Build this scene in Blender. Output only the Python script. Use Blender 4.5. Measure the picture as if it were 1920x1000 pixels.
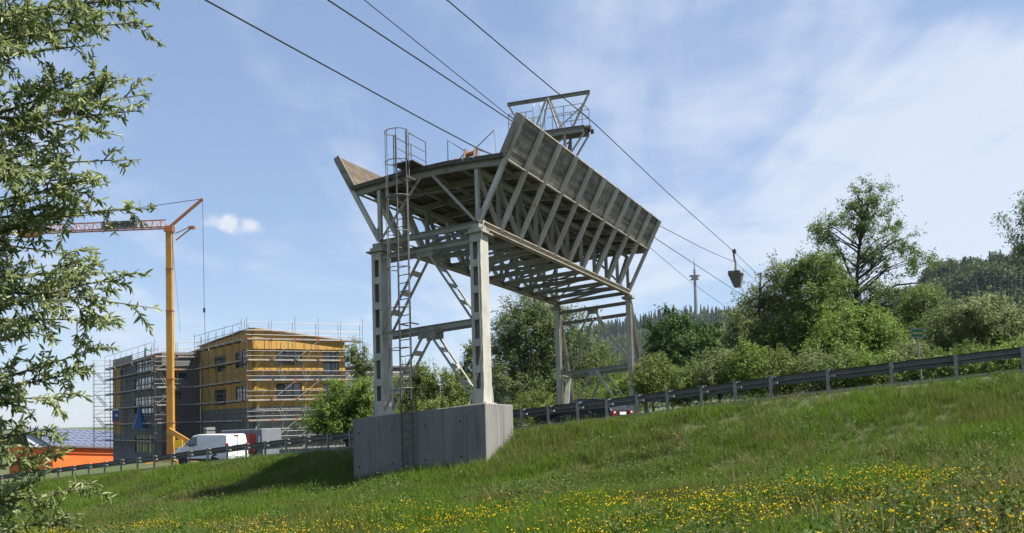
import bpy, math, random
import numpy as np
from mathutils import Vector
for _o in list(bpy.data.objects): bpy.data.objects.remove(_o)
scene = bpy.context.scene
COL = scene.collection
rng = np.random.default_rng(7)
random.seed(7)
R_ = math.radians

# ------------------------------------------------------------------ camera
# eye at the origin, z = 0 is eye level. Focal length 1800 px on a 1920 px wide frame,
# picture cropped from the upper part of the frame (vertical shift).
FPX, CX, CY = 1800.0, 960.0, 670.0
PITCH, ROLL = R_(3.3), math.atan(0.028)
fw = np.array([0, math.cos(PITCH), math.sin(PITCH)])
r0 = np.array([1.0, 0, 0]); u0 = np.array([0, -math.sin(PITCH), math.cos(PITCH)])
rt = math.cos(ROLL)*r0 - math.sin(ROLL)*u0
up = math.sin(ROLL)*r0 + math.cos(ROLL)*u0
cam = bpy.data.cameras.new('camera'); camo = bpy.data.objects.new('camera', cam); COL.objects.link(camo)
cam.sensor_fit = 'HORIZONTAL'; cam.sensor_width = 36.0; cam.lens = 36.0*FPX/1920.0
cam.shift_x = 0.0; cam.shift_y = (CY-500.0)/1920.0
cam.clip_start = 0.1; cam.clip_end = 9000
from mathutils import Matrix
m4 = Matrix(((rt[0], up[0], -fw[0], 0), (rt[1], up[1], -fw[1], 0), (rt[2], up[2], -fw[2], 0), (0, 0, 0, 1)))
camo.matrix_world = m4
scene.camera = camo

# ------------------------------------------------------------------ sun and sky
SUN_AZ, SUN_EL = R_(97), R_(59.5)          # azimuth clockwise from +Y (the viewing direction)
sv = Vector((math.sin(SUN_AZ)*math.cos(SUN_EL), math.cos(SUN_AZ)*math.cos(SUN_EL), math.sin(SUN_EL)))
sl = bpy.data.lights.new('sun', 'SUN'); slo = bpy.data.objects.new('sun', sl); COL.objects.link(slo)
sl.energy = 5.0; sl.angle = R_(0.53); sl.color = (1.0, 0.95, 0.87)
slo.rotation_euler = sv.to_track_quat('Z', 'Y').to_euler(); slo.location = (60, 0, 80)
world = bpy.data.worlds.new('World'); scene.world = world; world.use_nodes = True
wt = world.node_tree; wt.nodes.clear()
def wn(t, **k):
    n = wt.nodes.new(t)
    for a, b in k.items(): setattr(n, a, b)
    return n
def wmath(op, a, b=None, clamp=False):
    n = wn('ShaderNodeMath', operation=op); n.use_clamp = clamp
    for i, v in enumerate((a, b)):
        if v is None: continue
        if hasattr(v, 'links'): wt.links.new(v, n.inputs[i])
        else: n.inputs[i].default_value = v
    return n.outputs[0]
sky = wn('ShaderNodeTexSky', sky_type='NISHITA', sun_disc=False)
sky.sun_elevation = SUN_EL; sky.sun_rotation = SUN_AZ
sky.altitude = 400; sky.air_density = 1.0; sky.dust_density = 0.2; sky.ozone_density = 2.0
tc = wn('ShaderNodeTexCoord')
sep = wn('ShaderNodeSeparateXYZ'); wt.links.new(tc.outputs['Generated'], sep.inputs[0])
zc = wmath('ADD', wmath('MAXIMUM', sep.outputs[2], 0.0), 0.16)
cu = wmath('DIVIDE', sep.outputs[0], zc); cv = wmath('DIVIDE', sep.outputs[1], zc)
cmb = wn('ShaderNodeCombineXYZ'); wt.links.new(cu, cmb.inputs[0]); wt.links.new(cv, cmb.inputs[1])
mp = wn('ShaderNodeMapping'); mp.inputs['Rotation'].default_value = (0, 0, R_(28)); mp.inputs['Scale'].default_value = (1.0, 0.30, 1)
mp.inputs['Location'].default_value = (3.1, 1.7, 0)
wt.links.new(cmb.outputs[0], mp.inputs[0])
n1 = wn('ShaderNodeTexNoise'); n1.inputs['Scale'].default_value = 1.5; n1.inputs['Detail'].default_value = 9; n1.inputs['Roughness'].default_value = 0.58; n1.inputs['Distortion'].default_value = 0.9
wt.links.new(mp.outputs[0], n1.inputs[0])
n2 = wn('ShaderNodeTexNoise'); n2.inputs['Scale'].default_value = 0.42; n2.inputs['Detail'].default_value = 3
wt.links.new(cmb.outputs[0], n2.inputs[0])
# a broad bank of thin cloud in the east-south-east, thinning overhead
def blob(px, py, k):
    v = fw + rt*(px-CX)/FPX - up*(py-CY)/FPX; v = v/np.linalg.norm(v)
    d = wn('ShaderNodeVectorMath', operation='DOT_PRODUCT'); wt.links.new(tc.outputs['Generated'], d.inputs[0]); d.inputs[1].default_value = tuple(v)
    return wmath('POWER', wmath('MAXIMUM', d.outputs['Value'], 0.0), k)
def ell(px, py, rx, ry, rot=0.0):
    """1 at the centre of an oval patch of sky, 0 at its rim, negative outside; sizes in picture-pixel angles"""
    v = fw + rt*(px-CX)/FPX - up*(py-CY)/FPX; v = v/np.linalg.norm(v); ea = nz0(np.cross(v, (0, 0, 1))); eb = np.cross(ea, v)
    c, s_ = math.cos(rot), math.sin(rot); ax1 = (ea*c+eb*s_)*FPX/rx; ax2 = (-ea*s_+eb*c)*FPX/ry; q = []
    for ax in (ax1, ax2):
        d = wn('ShaderNodeVectorMath', operation='DOT_PRODUCT'); wt.links.new(tc.outputs['Generated'], d.inputs[0]); d.inputs[1].default_value = tuple(ax)
        e = wmath('SUBTRACT', d.outputs['Value'], float(np.dot(v, ax))); q.append(wmath('MULTIPLY', e, e))
    return wmath('SUBTRACT', 1.0, wmath('ADD', q[0], q[1]))
def nz0(v): v = np.asarray(v, float); return v/np.linalg.norm(v)
bank = wmath('MAXIMUM', ell(1880, 300, 560, 250, R_(22)), wmath('MULTIPLY', ell(1350, 480, 700, 130, R_(5)), 0.35))
bank = wmath('MAXIMUM', bank, 0.0)
cov = wmath('ADD', wmath('MULTIPLY', wmath('SUBTRACT', n1.outputs[0], 0.5), 2.7), wmath('MULTIPLY', wmath('SUBTRACT', n2.outputs[0], 0.5), 0.8))
n5 = wn('ShaderNodeTexNoise'); n5.inputs['Scale'].default_value = 4.2; n5.inputs['Detail'].default_value = 5; n5.inputs['Distortion'].default_value = 0.5; wt.links.new(cmb.outputs[0], n5.inputs[0])
cov = wmath('ADD', cov, wmath('MULTIPLY', wmath('SUBTRACT', n5.outputs[0], 0.5), 0.9))
cov = wmath('ADD', cov, wmath('ADD', wmath('MULTIPLY', bank, 1.15), 0.13))
ramp = wn('ShaderNodeMapRange'); ramp.inputs[1].default_value = -0.08; ramp.inputs[2].default_value = 0.85; ramp.inputs[3].default_value = 0.0; ramp.inputs[4].default_value = 0.92
ramp.interpolation_type = 'SMOOTHSTEP'
wt.links.new(cov, ramp.inputs[0])
# thin high veil over the whole sky, then the cirrus, then one small fair-weather cloud
veil = wn('ShaderNodeMix', data_type='RGBA'); veil.inputs[0].default_value = 0.43
wt.links.new(sky.outputs[0], veil.inputs[6]); veil.inputs[7].default_value = (2.95, 4.05, 6.5, 1)
mix0 = wn('ShaderNodeMix', data_type='RGBA'); wt.links.new(ramp.outputs[0], mix0.inputs[0])
wt.links.new(veil.outputs[2], mix0.inputs[6]); mix0.inputs[7].default_value = (5.3, 5.9, 6.9, 1)
n3 = wn('ShaderNodeTexNoise'); n3.inputs['Scale'].default_value = 70; n3.inputs['Detail'].default_value = 7; n3.inputs['Roughness'].default_value = 0.62; wt.links.new(tc.outputs['Generated'], n3.inputs[0])
puff = wmath('MAXIMUM', ell(437, 421, 62, 20, R_(-4)), wmath('MAXIMUM', wmath('SUBTRACT', ell(850, 655, 110, 45), 0.45), wmath('SUBTRACT', ell(700, 600, 80, 30), 0.5)))
pf_ = wn('ShaderNodeMapRange'); pf_.inputs[1].default_value = 0.0; pf_.inputs[2].default_value = 1.15; pf_.inputs[4].default_value = 0.9; wt.links.new(wmath('ADD', puff, wmath('MULTIPLY', wmath('SUBTRACT', n3.outputs[0], 0.52), 3.2)), pf_.inputs[0])
pg_ = wmath('MULTIPLY', pf_.outputs[0], wmath('MULTIPLY', wmath('MAXIMUM', wmath('ADD', puff, 0.15), 0.0), 1.6), True)
mix = wn('ShaderNodeMix', data_type='RGBA'); wt.links.new(pg_, mix.inputs[0]); wt.links.new(mix0.outputs[2], mix.inputs[6]); mix.inputs[7].default_value = (5.6, 6.0, 6.8, 1)
bg = wn('ShaderNodeBackground'); bg.inputs[1].default_value = 0.0515
wt.links.new(mix.outputs[2], bg.inputs[0])
wo = wn('ShaderNodeOutputWorld'); wt.links.new(bg.outputs[0], wo.inputs[0])
vs = scene.view_settings
vs.view_transform = 'Standard'; vs.look = 'None'; vs.exposure = 1.4; vs.gamma = 1.0; vs.use_curve_mapping = False

# ------------------------------------------------------------------ helpers
def nz(v):
    v = np.asarray(v, float); return v/np.linalg.norm(v)
def ray(px, py): return fw + rt*(px-CX)/FPX - up*(py-CY)/FPX
def at(px, py, Y):
    v = ray(px, py); return v*(Y/v[1])
def onplane(px, py, P0, n):
    v = ray(px, py); return v*(np.dot(P0, n)/np.dot(v, n))
def proj(P):
    d = np.dot(P, fw); return CX+FPX*np.dot(P, rt)/d, CY-FPX*np.dot(P, up)/d

class MB:
    def __init__(s): s.v = []; s.f = []
    def add(s, vs_, fs):
        b = len(s.v); s.v += [tuple(map(float, q)) for q in vs_]; s.f += [tuple(b+i for i in f) for f in fs]; return s
    def hexa(s, c):   # 8 corners: bottom 4 then top 4
        return s.add(c, [(0,3,2,1),(4,5,6,7),(0,1,5,4),(1,2,6,5),(2,3,7,6),(3,0,4,7)])
    def obox(s, c, ex, ey, ez):
        c = np.asarray(c, float); ex, ey, ez = map(lambda q: np.asarray(q, float), (ex, ey, ez))
        if np.dot(np.cross(ex, ey), ez) < 0: ex = -ex
        return s.hexa([c-ex-ey-ez, c+ex-ey-ez, c+ex+ey-ez, c-ex+ey-ez, c-ex-ey+ez, c+ex-ey+ez, c+ex+ey+ez, c-ex+ey+ez])
    def box(s, x0, x1, y0, y1, z0, z1):
        return s.obox(((x0+x1)/2, (y0+y1)/2, (z0+z1)/2), ((x1-x0)/2,0,0), (0,(y1-y0)/2,0), (0,0,(z1-z0)/2))
    def beam(s, p0, p1, w, h, upv=(0,0,1), kind='box', tk=0.018):
        p0 = np.asarray(p0, float); p1 = np.asarray(p1, float); d = nz(p1-p0)
        upv = np.asarray(upv, float); sd = np.cross(d, upv)
        if np.linalg.norm(sd) < 1e-4: sd = np.cross(d, (1, 0.3, 0))
        sd = nz(sd); u = np.cross(sd, d); c = (p0+p1)/2; hl = d*np.linalg.norm(p1-p0)/2
        if kind == 'box': s.obox(c, hl, sd*w/2, u*h/2)
        elif kind == 'I':
            s.obox(c+u*(h/2-tk/2), hl, sd*w/2, u*tk/2); s.obox(c-u*(h/2-tk/2), hl, sd*w/2, u*tk/2); s.obox(c, hl, sd*tk/2, u*(h/2-tk))
        elif kind == 'U':   # web on the -side, flanges to the +side
            s.obox(c-sd*(w/2-tk/2), hl, sd*tk/2, u*h/2); s.obox(c+u*(h/2-tk/2)+sd*tk/2, hl, sd*(w/2-tk/2), u*tk/2); s.obox(c-u*(h/2-tk/2)+sd*tk/2, hl, sd*(w/2-tk/2), u*tk/2)
        elif kind == 'L':
            s.obox(c-sd*(w/2-tk/2), hl, sd*tk/2, u*h/2); s.obox(c-u*(h/2-tk/2)+sd*tk/2, hl, sd*(w/2-tk/2), u*tk/2)
        return s
    def tube(s, pts, rad, n=6, cap=True):
        pts = [np.asarray(p, float) for p in pts]; m = len(pts)
        rad = [rad]*m if np.isscalar(rad) else list(rad)
        b = len(s.v); prev = None
        for i, p in enumerate(pts):
            d = nz(pts[min(i+1, m-1)]-pts[max(i-1, 0)])
            if prev is None:
                a = np.array([0, 0, 1.0]) if abs(d[2]) < 0.9 else np.array([1.0, 0, 0])
                e = nz(np.cross(d, a))
            else: e = nz(prev-d*np.dot(prev, d))
            prev = e; g = np.cross(d, e)
            for k in range(n):
                t = 2*math.pi*k/n; s.v.append(tuple(p+rad[i]*(math.cos(t)*e+math.sin(t)*g)))
        for i in range(m-1):
            for k in range(n):
                k2 = (k+1) % n; s.f.append((b+i*n+k, b+i*n+k2, b+(i+1)*n+k2, b+(i+1)*n+k))
        if cap:
            s.f.append(tuple(b+k for k in reversed(range(n)))); s.f.append(tuple(b+(m-1)*n+k for k in range(n)))
        return s
    def cyl(s, p0, p1, r, n=12, r1=None): return s.tube([p0, p1], [r, r if r1 is None else r1], n)
    def plate(s, poly, thick, nrm):
        nrm = nz(nrm); poly = [np.asarray(p, float) for p in poly]; k = len(poly)
        a = [p-nrm*thick/2 for p in poly]; c = [p+nrm*thick/2 for p in poly]
        fs = [tuple(reversed(range(k))), tuple(range(k, 2*k))]+[(i, (i+1) % k, k+(i+1) % k, k+i) for i in range(k)]
        return s.add(a+c, fs)
    def build(s, name, mat, parent=None, local=False, smooth=False):
        off = np.zeros(3)
        if parent is not None and not local: off = wloc(parent)
        me = bpy.data.meshes.new(name); me.from_pydata([tuple(np.asarray(q)-off) for q in s.v], [], s.f); me.update()
        if mat: me.materials.append(mat)
        if smooth: me.polygons.foreach_set('use_smooth', [True]*len(me.polygons))
        o = bpy.data.objects.new(name, me); COL.objects.link(o)
        if parent is not None: o.parent = parent
        return o
def wloc(o):
    l = np.zeros(3)
    while o is not None: l = l+np.array(o.location); o = o.parent
    return l
def tag(o, label=None, cat=None, group=None, kind=None):
    if label: o['label'] = label
    if cat: o['category'] = cat
    if group: o['group'] = group
    if kind: o['kind'] = kind
    return o
def thing(name, loc, label, cat, group=None, rz=0.0):
    o = bpy.data.objects.new(name, None); COL.objects.link(o); o.empty_display_size = 0.3
    o.location = tuple(map(float, loc)); o.rotation_euler = (0, 0, rz); return tag(o, label, cat, group)
def copy_tree(o, parent=None):
    c = o.copy(); COL.objects.link(c)
    if parent is not None: c.parent = parent
    for ch in list(o.children): copy_tree(ch, c)
    return c
def quick_mesh(name, V, F, mat=None, parent=None, attrs=None, smooth=False):
    """V (n,3), F (m,k) arrays of equal-sided faces, fast path"""
    V = np.asarray(V, np.float32); F = np.asarray(F, np.int32); m, k = F.shape
    if parent is not None: V = V-wloc(parent).astype(np.float32)
    me = bpy.data.meshes.new(name)
    me.vertices.add(len(V)); me.vertices.foreach_set('co', V.ravel())
    me.loops.add(m*k); me.loops.foreach_set('vertex_index', F.ravel())
    me.polygons.add(m); me.polygons.foreach_set('loop_start', np.arange(m, dtype=np.int32)*k); me.polygons.foreach_set('loop_total', np.full(m, k, np.int32))
    if smooth: me.polygons.foreach_set('use_smooth', np.ones(m, bool))
    for nm, arr in (attrs or {}).items():
        a = me.attributes.new(nm, 'FLOAT', 'FACE'); a.data.foreach_set('value', np.asarray(arr, np.float32))
    if mat: me.materials.append(mat)
    me.update(calc_edges=True); me.validate()
    o = bpy.data.objects.new(name, me); COL.objects.link(o)
    if parent is not None: o.parent = parent
    return o

# ------------------------------------------------------------------ materials
def mat(name, col, col2=None, rough=0.6, metal=0.0, scale=2.0, detail=6, lo=0.35, hi=0.65, bump=0.0, bscale=None, rnd=0.0, spec=0.4, stretch=(1,1,1), col3=None, s3=6.0, lo3=0.6, hi3=0.72, coat=0.0):
    col, col2, col3 = (tuple(0.72*v for v in c_) if c_ else None for c_ in (col, col2, col3))   # darken all base colours to offset the raised exposure
    m = bpy.data.materials.new(name); m.use_nodes = True; t = m.node_tree; n = t.nodes; L = t.links
    b = n['Principled BSDF']; b.inputs['Roughness'].default_value = rough; b.inputs['Metallic'].default_value = metal
    b.inputs['Specular IOR Level'].default_value = spec; b.inputs['Coat Weight'].default_value = coat
    geo = n.new('ShaderNodeNewGeometry'); mp_ = n.new('ShaderNodeMapping'); mp_.inputs['Scale'].default_value = stretch; L.new(geo.outputs['Position'], mp_.inputs[0])
    out = None
    c = n.new('ShaderNodeRGB'); c.outputs[0].default_value = (*col, 1); out = c.outputs[0]
    def layer(out, cc, sc, lo_, hi_):
        t1 = n.new('ShaderNodeTexNoise'); t1.inputs['Scale'].default_value = sc; t1.inputs['Detail'].default_value = detail; t1.inputs['Roughness'].default_value = 0.62; L.new(mp_.outputs[0], t1.inputs[0])
        r = n.new('ShaderNodeMapRange'); r.inputs[1].default_value = lo_; r.inputs[2].default_value = hi_; L.new(t1.outputs[0], r.inputs[0])
        x = n.new('ShaderNodeMix'); x.data_type = 'RGBA'; L.new(r.outputs[0], x.inputs[0]); L.new(out, x.inputs[6]); x.inputs[7].default_value = (*cc, 1); return x.outputs[2]
    if col2: out = layer(out, col2, scale, lo, hi)
    if col3: out = layer(out, col3, s3, lo3, hi3)
    if rnd:
        oi = n.new('ShaderNodeObjectInfo'); r = n.new('ShaderNodeMapRange'); r.inputs[3].default_value = 1-rnd; r.inputs[4].default_value = 1+rnd; L.new(oi.outputs['Random'], r.inputs[0])
        h = n.new('ShaderNodeHueSaturation'); L.new(r.outputs[0], h.inputs['Value']); L.new(out, h.inputs['Color']); out = h.outputs[0]
    L.new(out, b.inputs['Base Color'])
    if bump:
        t2 = n.new('ShaderNodeTexNoise'); t2.inputs['Scale'].default_value = bscale or scale*6; t2.inputs['Detail'].default_value = 5; L.new(mp_.outputs[0], t2.inputs[0])
        bp = n.new('ShaderNodeBump'); bp.inputs['Strength'].default_value = bump; bp.inputs['Distance'].default_value = 0.02; L.new(t2.outputs[0], bp.inputs['Height']); L.new(bp.outputs[0], b.inputs['Normal'])
    return m
def leafmat(name, dark, light, trans=0.35, rough=0.6, spec=0.15, big=None, bigscale=0.35):
    m = bpy.data.materials.new(name); m.use_nodes = True; t = m.node_tree; n = t.nodes; L = t.links
    b = n['Principled BSDF']; b.inputs['Roughness'].default_value = rough; b.inputs['Specular IOR Level'].default_value = spec
    dark, light, big = (tuple(0.90*v for v in c_) if c_ else None for c_ in (dark, light, big))
    a = n.new('ShaderNodeAttribute'); a.attribute_name = 'tint'
    x = n.new('ShaderNodeMix'); x.data_type = 'RGBA'; L.new(a.outputs['Fac'], x.inputs[0]); x.inputs[6].default_value = (*dark, 1); x.inputs[7].default_value = (*light, 1)
    out = x.outputs[2]
    if big:
        g = n.new('ShaderNodeNewGeometry'); t1 = n.new('ShaderNodeTexNoise'); t1.inputs['Scale'].default_value = bigscale; t1.inputs['Detail'].default_value = 4; L.new(g.outputs['Position'], t1.inputs[0])
        r = n.new('ShaderNodeMapRange'); r.inputs[1].default_value = 0.45; r.inputs[2].default_value = 0.68; L.new(t1.outputs[0], r.inputs[0])
        y = n.new('ShaderNodeMix'); y.data_type = 'RGBA'; L.new(r.outputs[0], y.inputs[0]); L.new(out, y.inputs[6]); y.inputs[7].default_value = (*big, 1); out = y.outputs[2]
    L.new(out, b.inputs['Base Color'])
    tr = n.new('ShaderNodeBsdfTranslucent'); L.new(out, tr.inputs[0])
    mx = n.new('ShaderNodeMixShader'); mx.inputs[0].default_value = trans; L.new(b.outputs[0], mx.inputs[1]); L.new(tr.outputs[0], mx.inputs[2])
    L.new(mx.outputs[0], n['Material Output'].inputs[0]); return m
M = {}
M['steel'] = mat('painted_steel', (0.385,0.375,0.325), (0.285,0.275,0.24), rough=0.55, scale=1.3, rnd=0.10, bump=0.12, bscale=25, col3=(0.20,0.13,0.08), s3=2.6, lo3=0.60, hi3=0.72, stretch=(1,1,0.6))
M['steel_rust'] = mat('weathered_steel', (0.26,0.25,0.22), (0.17,0.115,0.075), rough=0.7, scale=2.2, rnd=0.15, bump=0.15, bscale=30, lo=0.5, hi=0.72)
M['steel_light'] = mat('pale_painted_steel', (0.55,0.535,0.465), (0.42,0.405,0.35), rough=0.55, scale=1.6, bump=0.1, bscale=25, col3=(0.25,0.18,0.12), s3=3, lo3=0.66, hi3=0.76)
M['rib'] = mat('pale_rib_paint', (0.68,0.665,0.60), (0.52,0.505,0.45), rough=0.6, scale=1.6, rnd=0.08, bump=0.1, bscale=25, col3=(0.28,0.22,0.15), s3=3, lo3=0.64, hi3=0.75)
M['chord'] = mat('dusty_chord_paint', (0.50,0.465,0.39), (0.32,0.275,0.21), rough=0.8, scale=3, bump=0.2, bscale=30)
M['galv'] = mat('galvanised_steel', (0.34,0.335,0.32), (0.24,0.235,0.22), rough=0.6, metal=0.15, scale=5, bump=0.05)
M['rail'] = mat('weathered_guardrail', (0.21,0.205,0.20), (0.14,0.135,0.125), rough=0.55, metal=0.3, scale=2.0, bump=0.08, rnd=0.08)
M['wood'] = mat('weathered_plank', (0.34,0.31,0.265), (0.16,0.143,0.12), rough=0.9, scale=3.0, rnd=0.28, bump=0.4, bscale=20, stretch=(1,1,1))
M['wood_in'] = mat('brown_plank', (0.13,0.098,0.066), (0.08,0.06,0.04), rough=0.9, scale=3.0, rnd=0.2, bump=0.4, bscale=20)  # left wing's planks, browner and darker than the right wing's
M['deckwood'] = mat('deck_plank', (0.13,0.113,0.095), (0.085,0.073,0.062), rough=0.9, scale=2.5, rnd=0.22, bump=0.3, bscale=20)
M['concrete'] = mat('weathered_concrete', (0.25,0.245,0.23), (0.195,0.19,0.18), rough=0.9, scale=0.9, bump=0.35, bscale=18, col3=(0.13,0.127,0.12), s3=2.2, lo3=0.52, hi3=0.76, stretch=(2.2,2.2,0.22))
M['concrete_far'] = mat('pale_concrete', (0.24,0.24,0.245), (0.20,0.20,0.205), rough=0.9, scale=0.1)
M['rope'] = mat('wire_rope', (0.055,0.055,0.06), (0.035,0.035,0.04), rough=0.6, metal=0.3, scale=6)
M['ladder'] = mat('rusty_ladder_steel', (0.155,0.13,0.115), (0.10,0.08,0.07), rough=0.7, scale=4)
M['cage'] = mat('cage_steel', (0.22,0.22,0.22), (0.15,0.14,0.14), rough=0.6, scale=4)
M['asphalt'] = mat('asphalt', (0.055,0.055,0.057), (0.04,0.04,0.042), rough=0.9, scale=1.2, bump=0.2, bscale=60)
M['kerb'] = mat('kerb_stone', (0.40,0.39,0.36), (0.30,0.29,0.27), rough=0.9, scale=4, bump=0.2)
M['bark'] = mat('bark', (0.075,0.06,0.048), (0.045,0.036,0.03), rough=0.95, scale=6, bump=0.5, bscale=30)
M['barkpale'] = mat('pale_willow_bark', (0.12,0.105,0.085), (0.07,0.06,0.05), rough=0.95, scale=8, bump=0.5, bscale=40)
M['white'] = mat('white_paint', (0.78,0.78,0.77), rough=0.3, spec=0.5, coat=0.3)
M['black'] = mat('black_rubber', (0.018,0.018,0.019), rough=0.7)
M['glass'] = mat('window_glass', (0.05,0.065,0.085), (0.03,0.04,0.05), rough=0.06, scale=0.4, spec=0.9)
M['frame'] = mat('dark_window_frame', (0.035,0.03,0.03), rough=0.5)
M['orange'] = mat('orange_render', (1.0,0.17,0.028), (0.92,0.15,0.025), rough=0.85, scale=0.5)
M['crane'] = mat('crane_yellow_paint', (0.60,0.31,0.05), (0.50,0.25,0.045), rough=0.45, scale=1.2, rnd=0.06)
M['crane_o'] = mat('crane_orange_paint', (0.56,0.20,0.06), (0.42,0.15,0.06), rough=0.5, scale=1.5)
M['osb'] = mat('yellow_sheathing_board', (0.70,0.405,0.10), (0.60,0.34,0.085), rough=0.8, scale=0.7, bump=0.1, rnd=0.06, col3=(0.45,0.25,0.07), s3=4, lo3=0.56, hi3=0.75)
M['plaster'] = mat('grey_base_coat', (0.34,0.335,0.335), (0.26,0.26,0.265), rough=0.9, scale=0.6, rnd=0.05)
M['dgrey'] = mat('dark_grey_board', (0.21,0.21,0.215), (0.155,0.155,0.165), rough=0.9, scale=0.6)
M['scaf'] = mat('scaffold_tube', (0.24,0.23,0.22), (0.17,0.13,0.10), rough=0.5, metal=0.3, scale=3)
M['toe'] = mat('toe_board_white', (0.46,0.43,0.385), (0.33,0.29,0.25), rough=0.8, scale=2.5, rnd=0.12)
M['toe_o'] = mat('toe_board_orange', (0.58,0.20,0.07), rough=0.8, rnd=0.2)
M['solar'] = mat('solar_cell', (0.045,0.05,0.105), (0.06,0.065,0.13), rough=0.22, scale=1.5, spec=0.7, rnd=0.12)
M['solar_f'] = mat('solar_frame', (0.55,0.55,0.60), rough=0.4, metal=0.6)
M['roofgrey'] = mat('grey_roof_sheet', (0.16,0.16,0.18), (0.12,0.12,0.13), rough=0.6, scale=1)
M['blue'] = mat('blue_tarpaulin', (0.02,0.10,0.32), (0.015,0.07,0.22), rough=0.5, scale=2)
M['red'] = mat('red_paint', (0.50,0.012,0.015), (0.38,0.01,0.012), rough=0.4, scale=1, coat=0.2)
M['carblack'] = mat('black_car_paint', (0.009,0.010,0.012), rough=0.45, spec=0.25, coat=0.0)
M['vgrey'] = mat('grey_tarpaulin', (0.20,0.215,0.25), (0.155,0.165,0.19), rough=0.6, scale=1)
M['lamp'] = mat('red_lamp_lens', (0.22,0.008,0.01), rough=0.25, spec=0.4)
M['plate'] = mat('number_plate', (0.75,0.75,0.74), rough=0.4)
M['signgreen'] = mat('green_sign_paint', (0.012,0.16,0.075), rough=0.4)
M['signyellow'] = mat('yellow_lettering', (0.62,0.48,0.10), rough=0.5)
M['bucket'] = mat('rusty_bucket_steel', (0.19,0.175,0.14), (0.11,0.09,0.065), rough=0.8, scale=2)
M['ground'] = mat('meadow_soil', (0.045,0.075,0.015), (0.075,0.08,0.025), rough=1.0, scale=0.35, bump=0.4, bscale=5)
M['lf_mid'] = leafmat('leaf_midgreen', (0.065,0.115,0.02), (0.17,0.225,0.058))
M['lf_olive'] = leafmat('leaf_olive', (0.062,0.10,0.028), (0.17,0.205,0.075))
M['lf_willow'] = leafmat('leaf_grey_willow', (0.085,0.12,0.033), (0.215,0.245,0.105))
M['lf_bright'] = leafmat('leaf_bright', (0.075,0.135,0.018), (0.185,0.255,0.05))
M['lf_dark'] = leafmat('leaf_dark_maple', (0.025,0.065,0.012), (0.08,0.14,0.028))
M['lf_scrub'] = leafmat('leaf_scrub', (0.075,0.115,0.022), (0.19,0.22,0.06))
M['lf_near'] = leafmat('leaf_near_willow', (0.14,0.185,0.042), (0.36,0.405,0.20), trans=0.45, rough=0.45, spec=0.35)
M['lf_hill'] = leafmat('leaf_hill_broadleaf', (0.042,0.072,0.026), (0.115,0.14,0.05), trans=0.25)
M['lf_conifer'] = leafmat('needle_conifer', (0.022,0.042,0.026), (0.045,0.072,0.042), trans=0.15)
M['grass'] = leafmat('grass_blade', (0.055,0.12,0.010), (0.15,0.222,0.028), trans=0.42, rough=0.7, spec=0.1, big=(0.125,0.135,0.036), bigscale=0.30)
M['drygrass'] = leafmat('dry_grass_blade', (0.16,0.12,0.06), (0.30,0.235,0.12), trans=0.3)
M['herb'] = leafmat('meadow_herb_leaf', (0.03,0.075,0.012), (0.085,0.135,0.025), trans=0.3, big=(0.085,0.075,0.03), bigscale=0.5)
M['petal'] = leafmat('buttercup_petal', (0.72,0.47,0.01), (0.88,0.66,0.02), trans=0.25)
# ------------------------------------------------------------------ terrain: road line, embankment, meadow
# guardrail line: (picture x, picture y of the rail's top, distance) -> points in plan with rail height
_g = [(-160,915,72.0),(-60,899,68.0),(28,886,64.5),(109,877,61.0),(196,865,57.0),(289,856,53.5),(389,840.5,49.8),(461,832,47.2),(536,823,44.8),(615,814,42.4),(663,808,41.0),(800,788,38.4),(968,767.5,36.0),(1082,754.5,34.7),(1194,741,33.5),(1314,723.5,32.4),(1444,706.5,31.3),(1551,693,30.5),(1670,679.5,29.7),(1792,665,28.9),(1918,650,28.1),(2080,630,27.2)]
_gp = np.array([at(*q) for q in _g])
GPX = np.array([q[0] for q in _g], float)
def _smooth_line(P, n):
    t = np.arange(len(P)); tt = np.linspace(0, len(P)-1, n)
    Q = np.stack([np.interp(tt, t, P[:, i]) for i in range(3)], 1)
    k = np.ones(9)/9
    for _ in range(2):
        E_ = np.vstack([2*Q[0]-Q[8:0:-1], Q, 2*Q[-1]-Q[-2:-10:-1]])
        Q2 = np.stack([np.convolve(E_[:, i], k, 'same') for i in range(3)], 1)[8:-8]; Q = Q2
    return Q
GL = _smooth_line(_gp, 140)
_d0 = nz(GL[0]-GL[4]); _d1 = nz(GL[-1]-GL[-5])
GX = np.vstack([GL[0]+_d0*np.array([1,1,0.35])*q for q in (400, 120, 40)] + [GL] + [GL[-1]+_d1*np.array([1,1,0.4])*q for q in (25, 80, 300)])
RAILH = 0.75
GX = GX-np.array([0,0,RAILH]); GX[:,2] = np.clip(GX[:,2], -6.0, 2.6)
_A = GX[:-1, :2]; _B = GX[1:, :2]; _ab = _B-_A; _l2 = (_ab**2).sum(1)
_sn = np.stack([_ab[:,1], -_ab[:,0]], 1)/np.sqrt(_l2)[:, None]      # normal to the camera side
if np.dot(_sn[70], -_A[70]) < 0: _sn = -_sn
_cum = np.concatenate([[0], np.cumsum(np.sqrt(_l2))])
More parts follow.
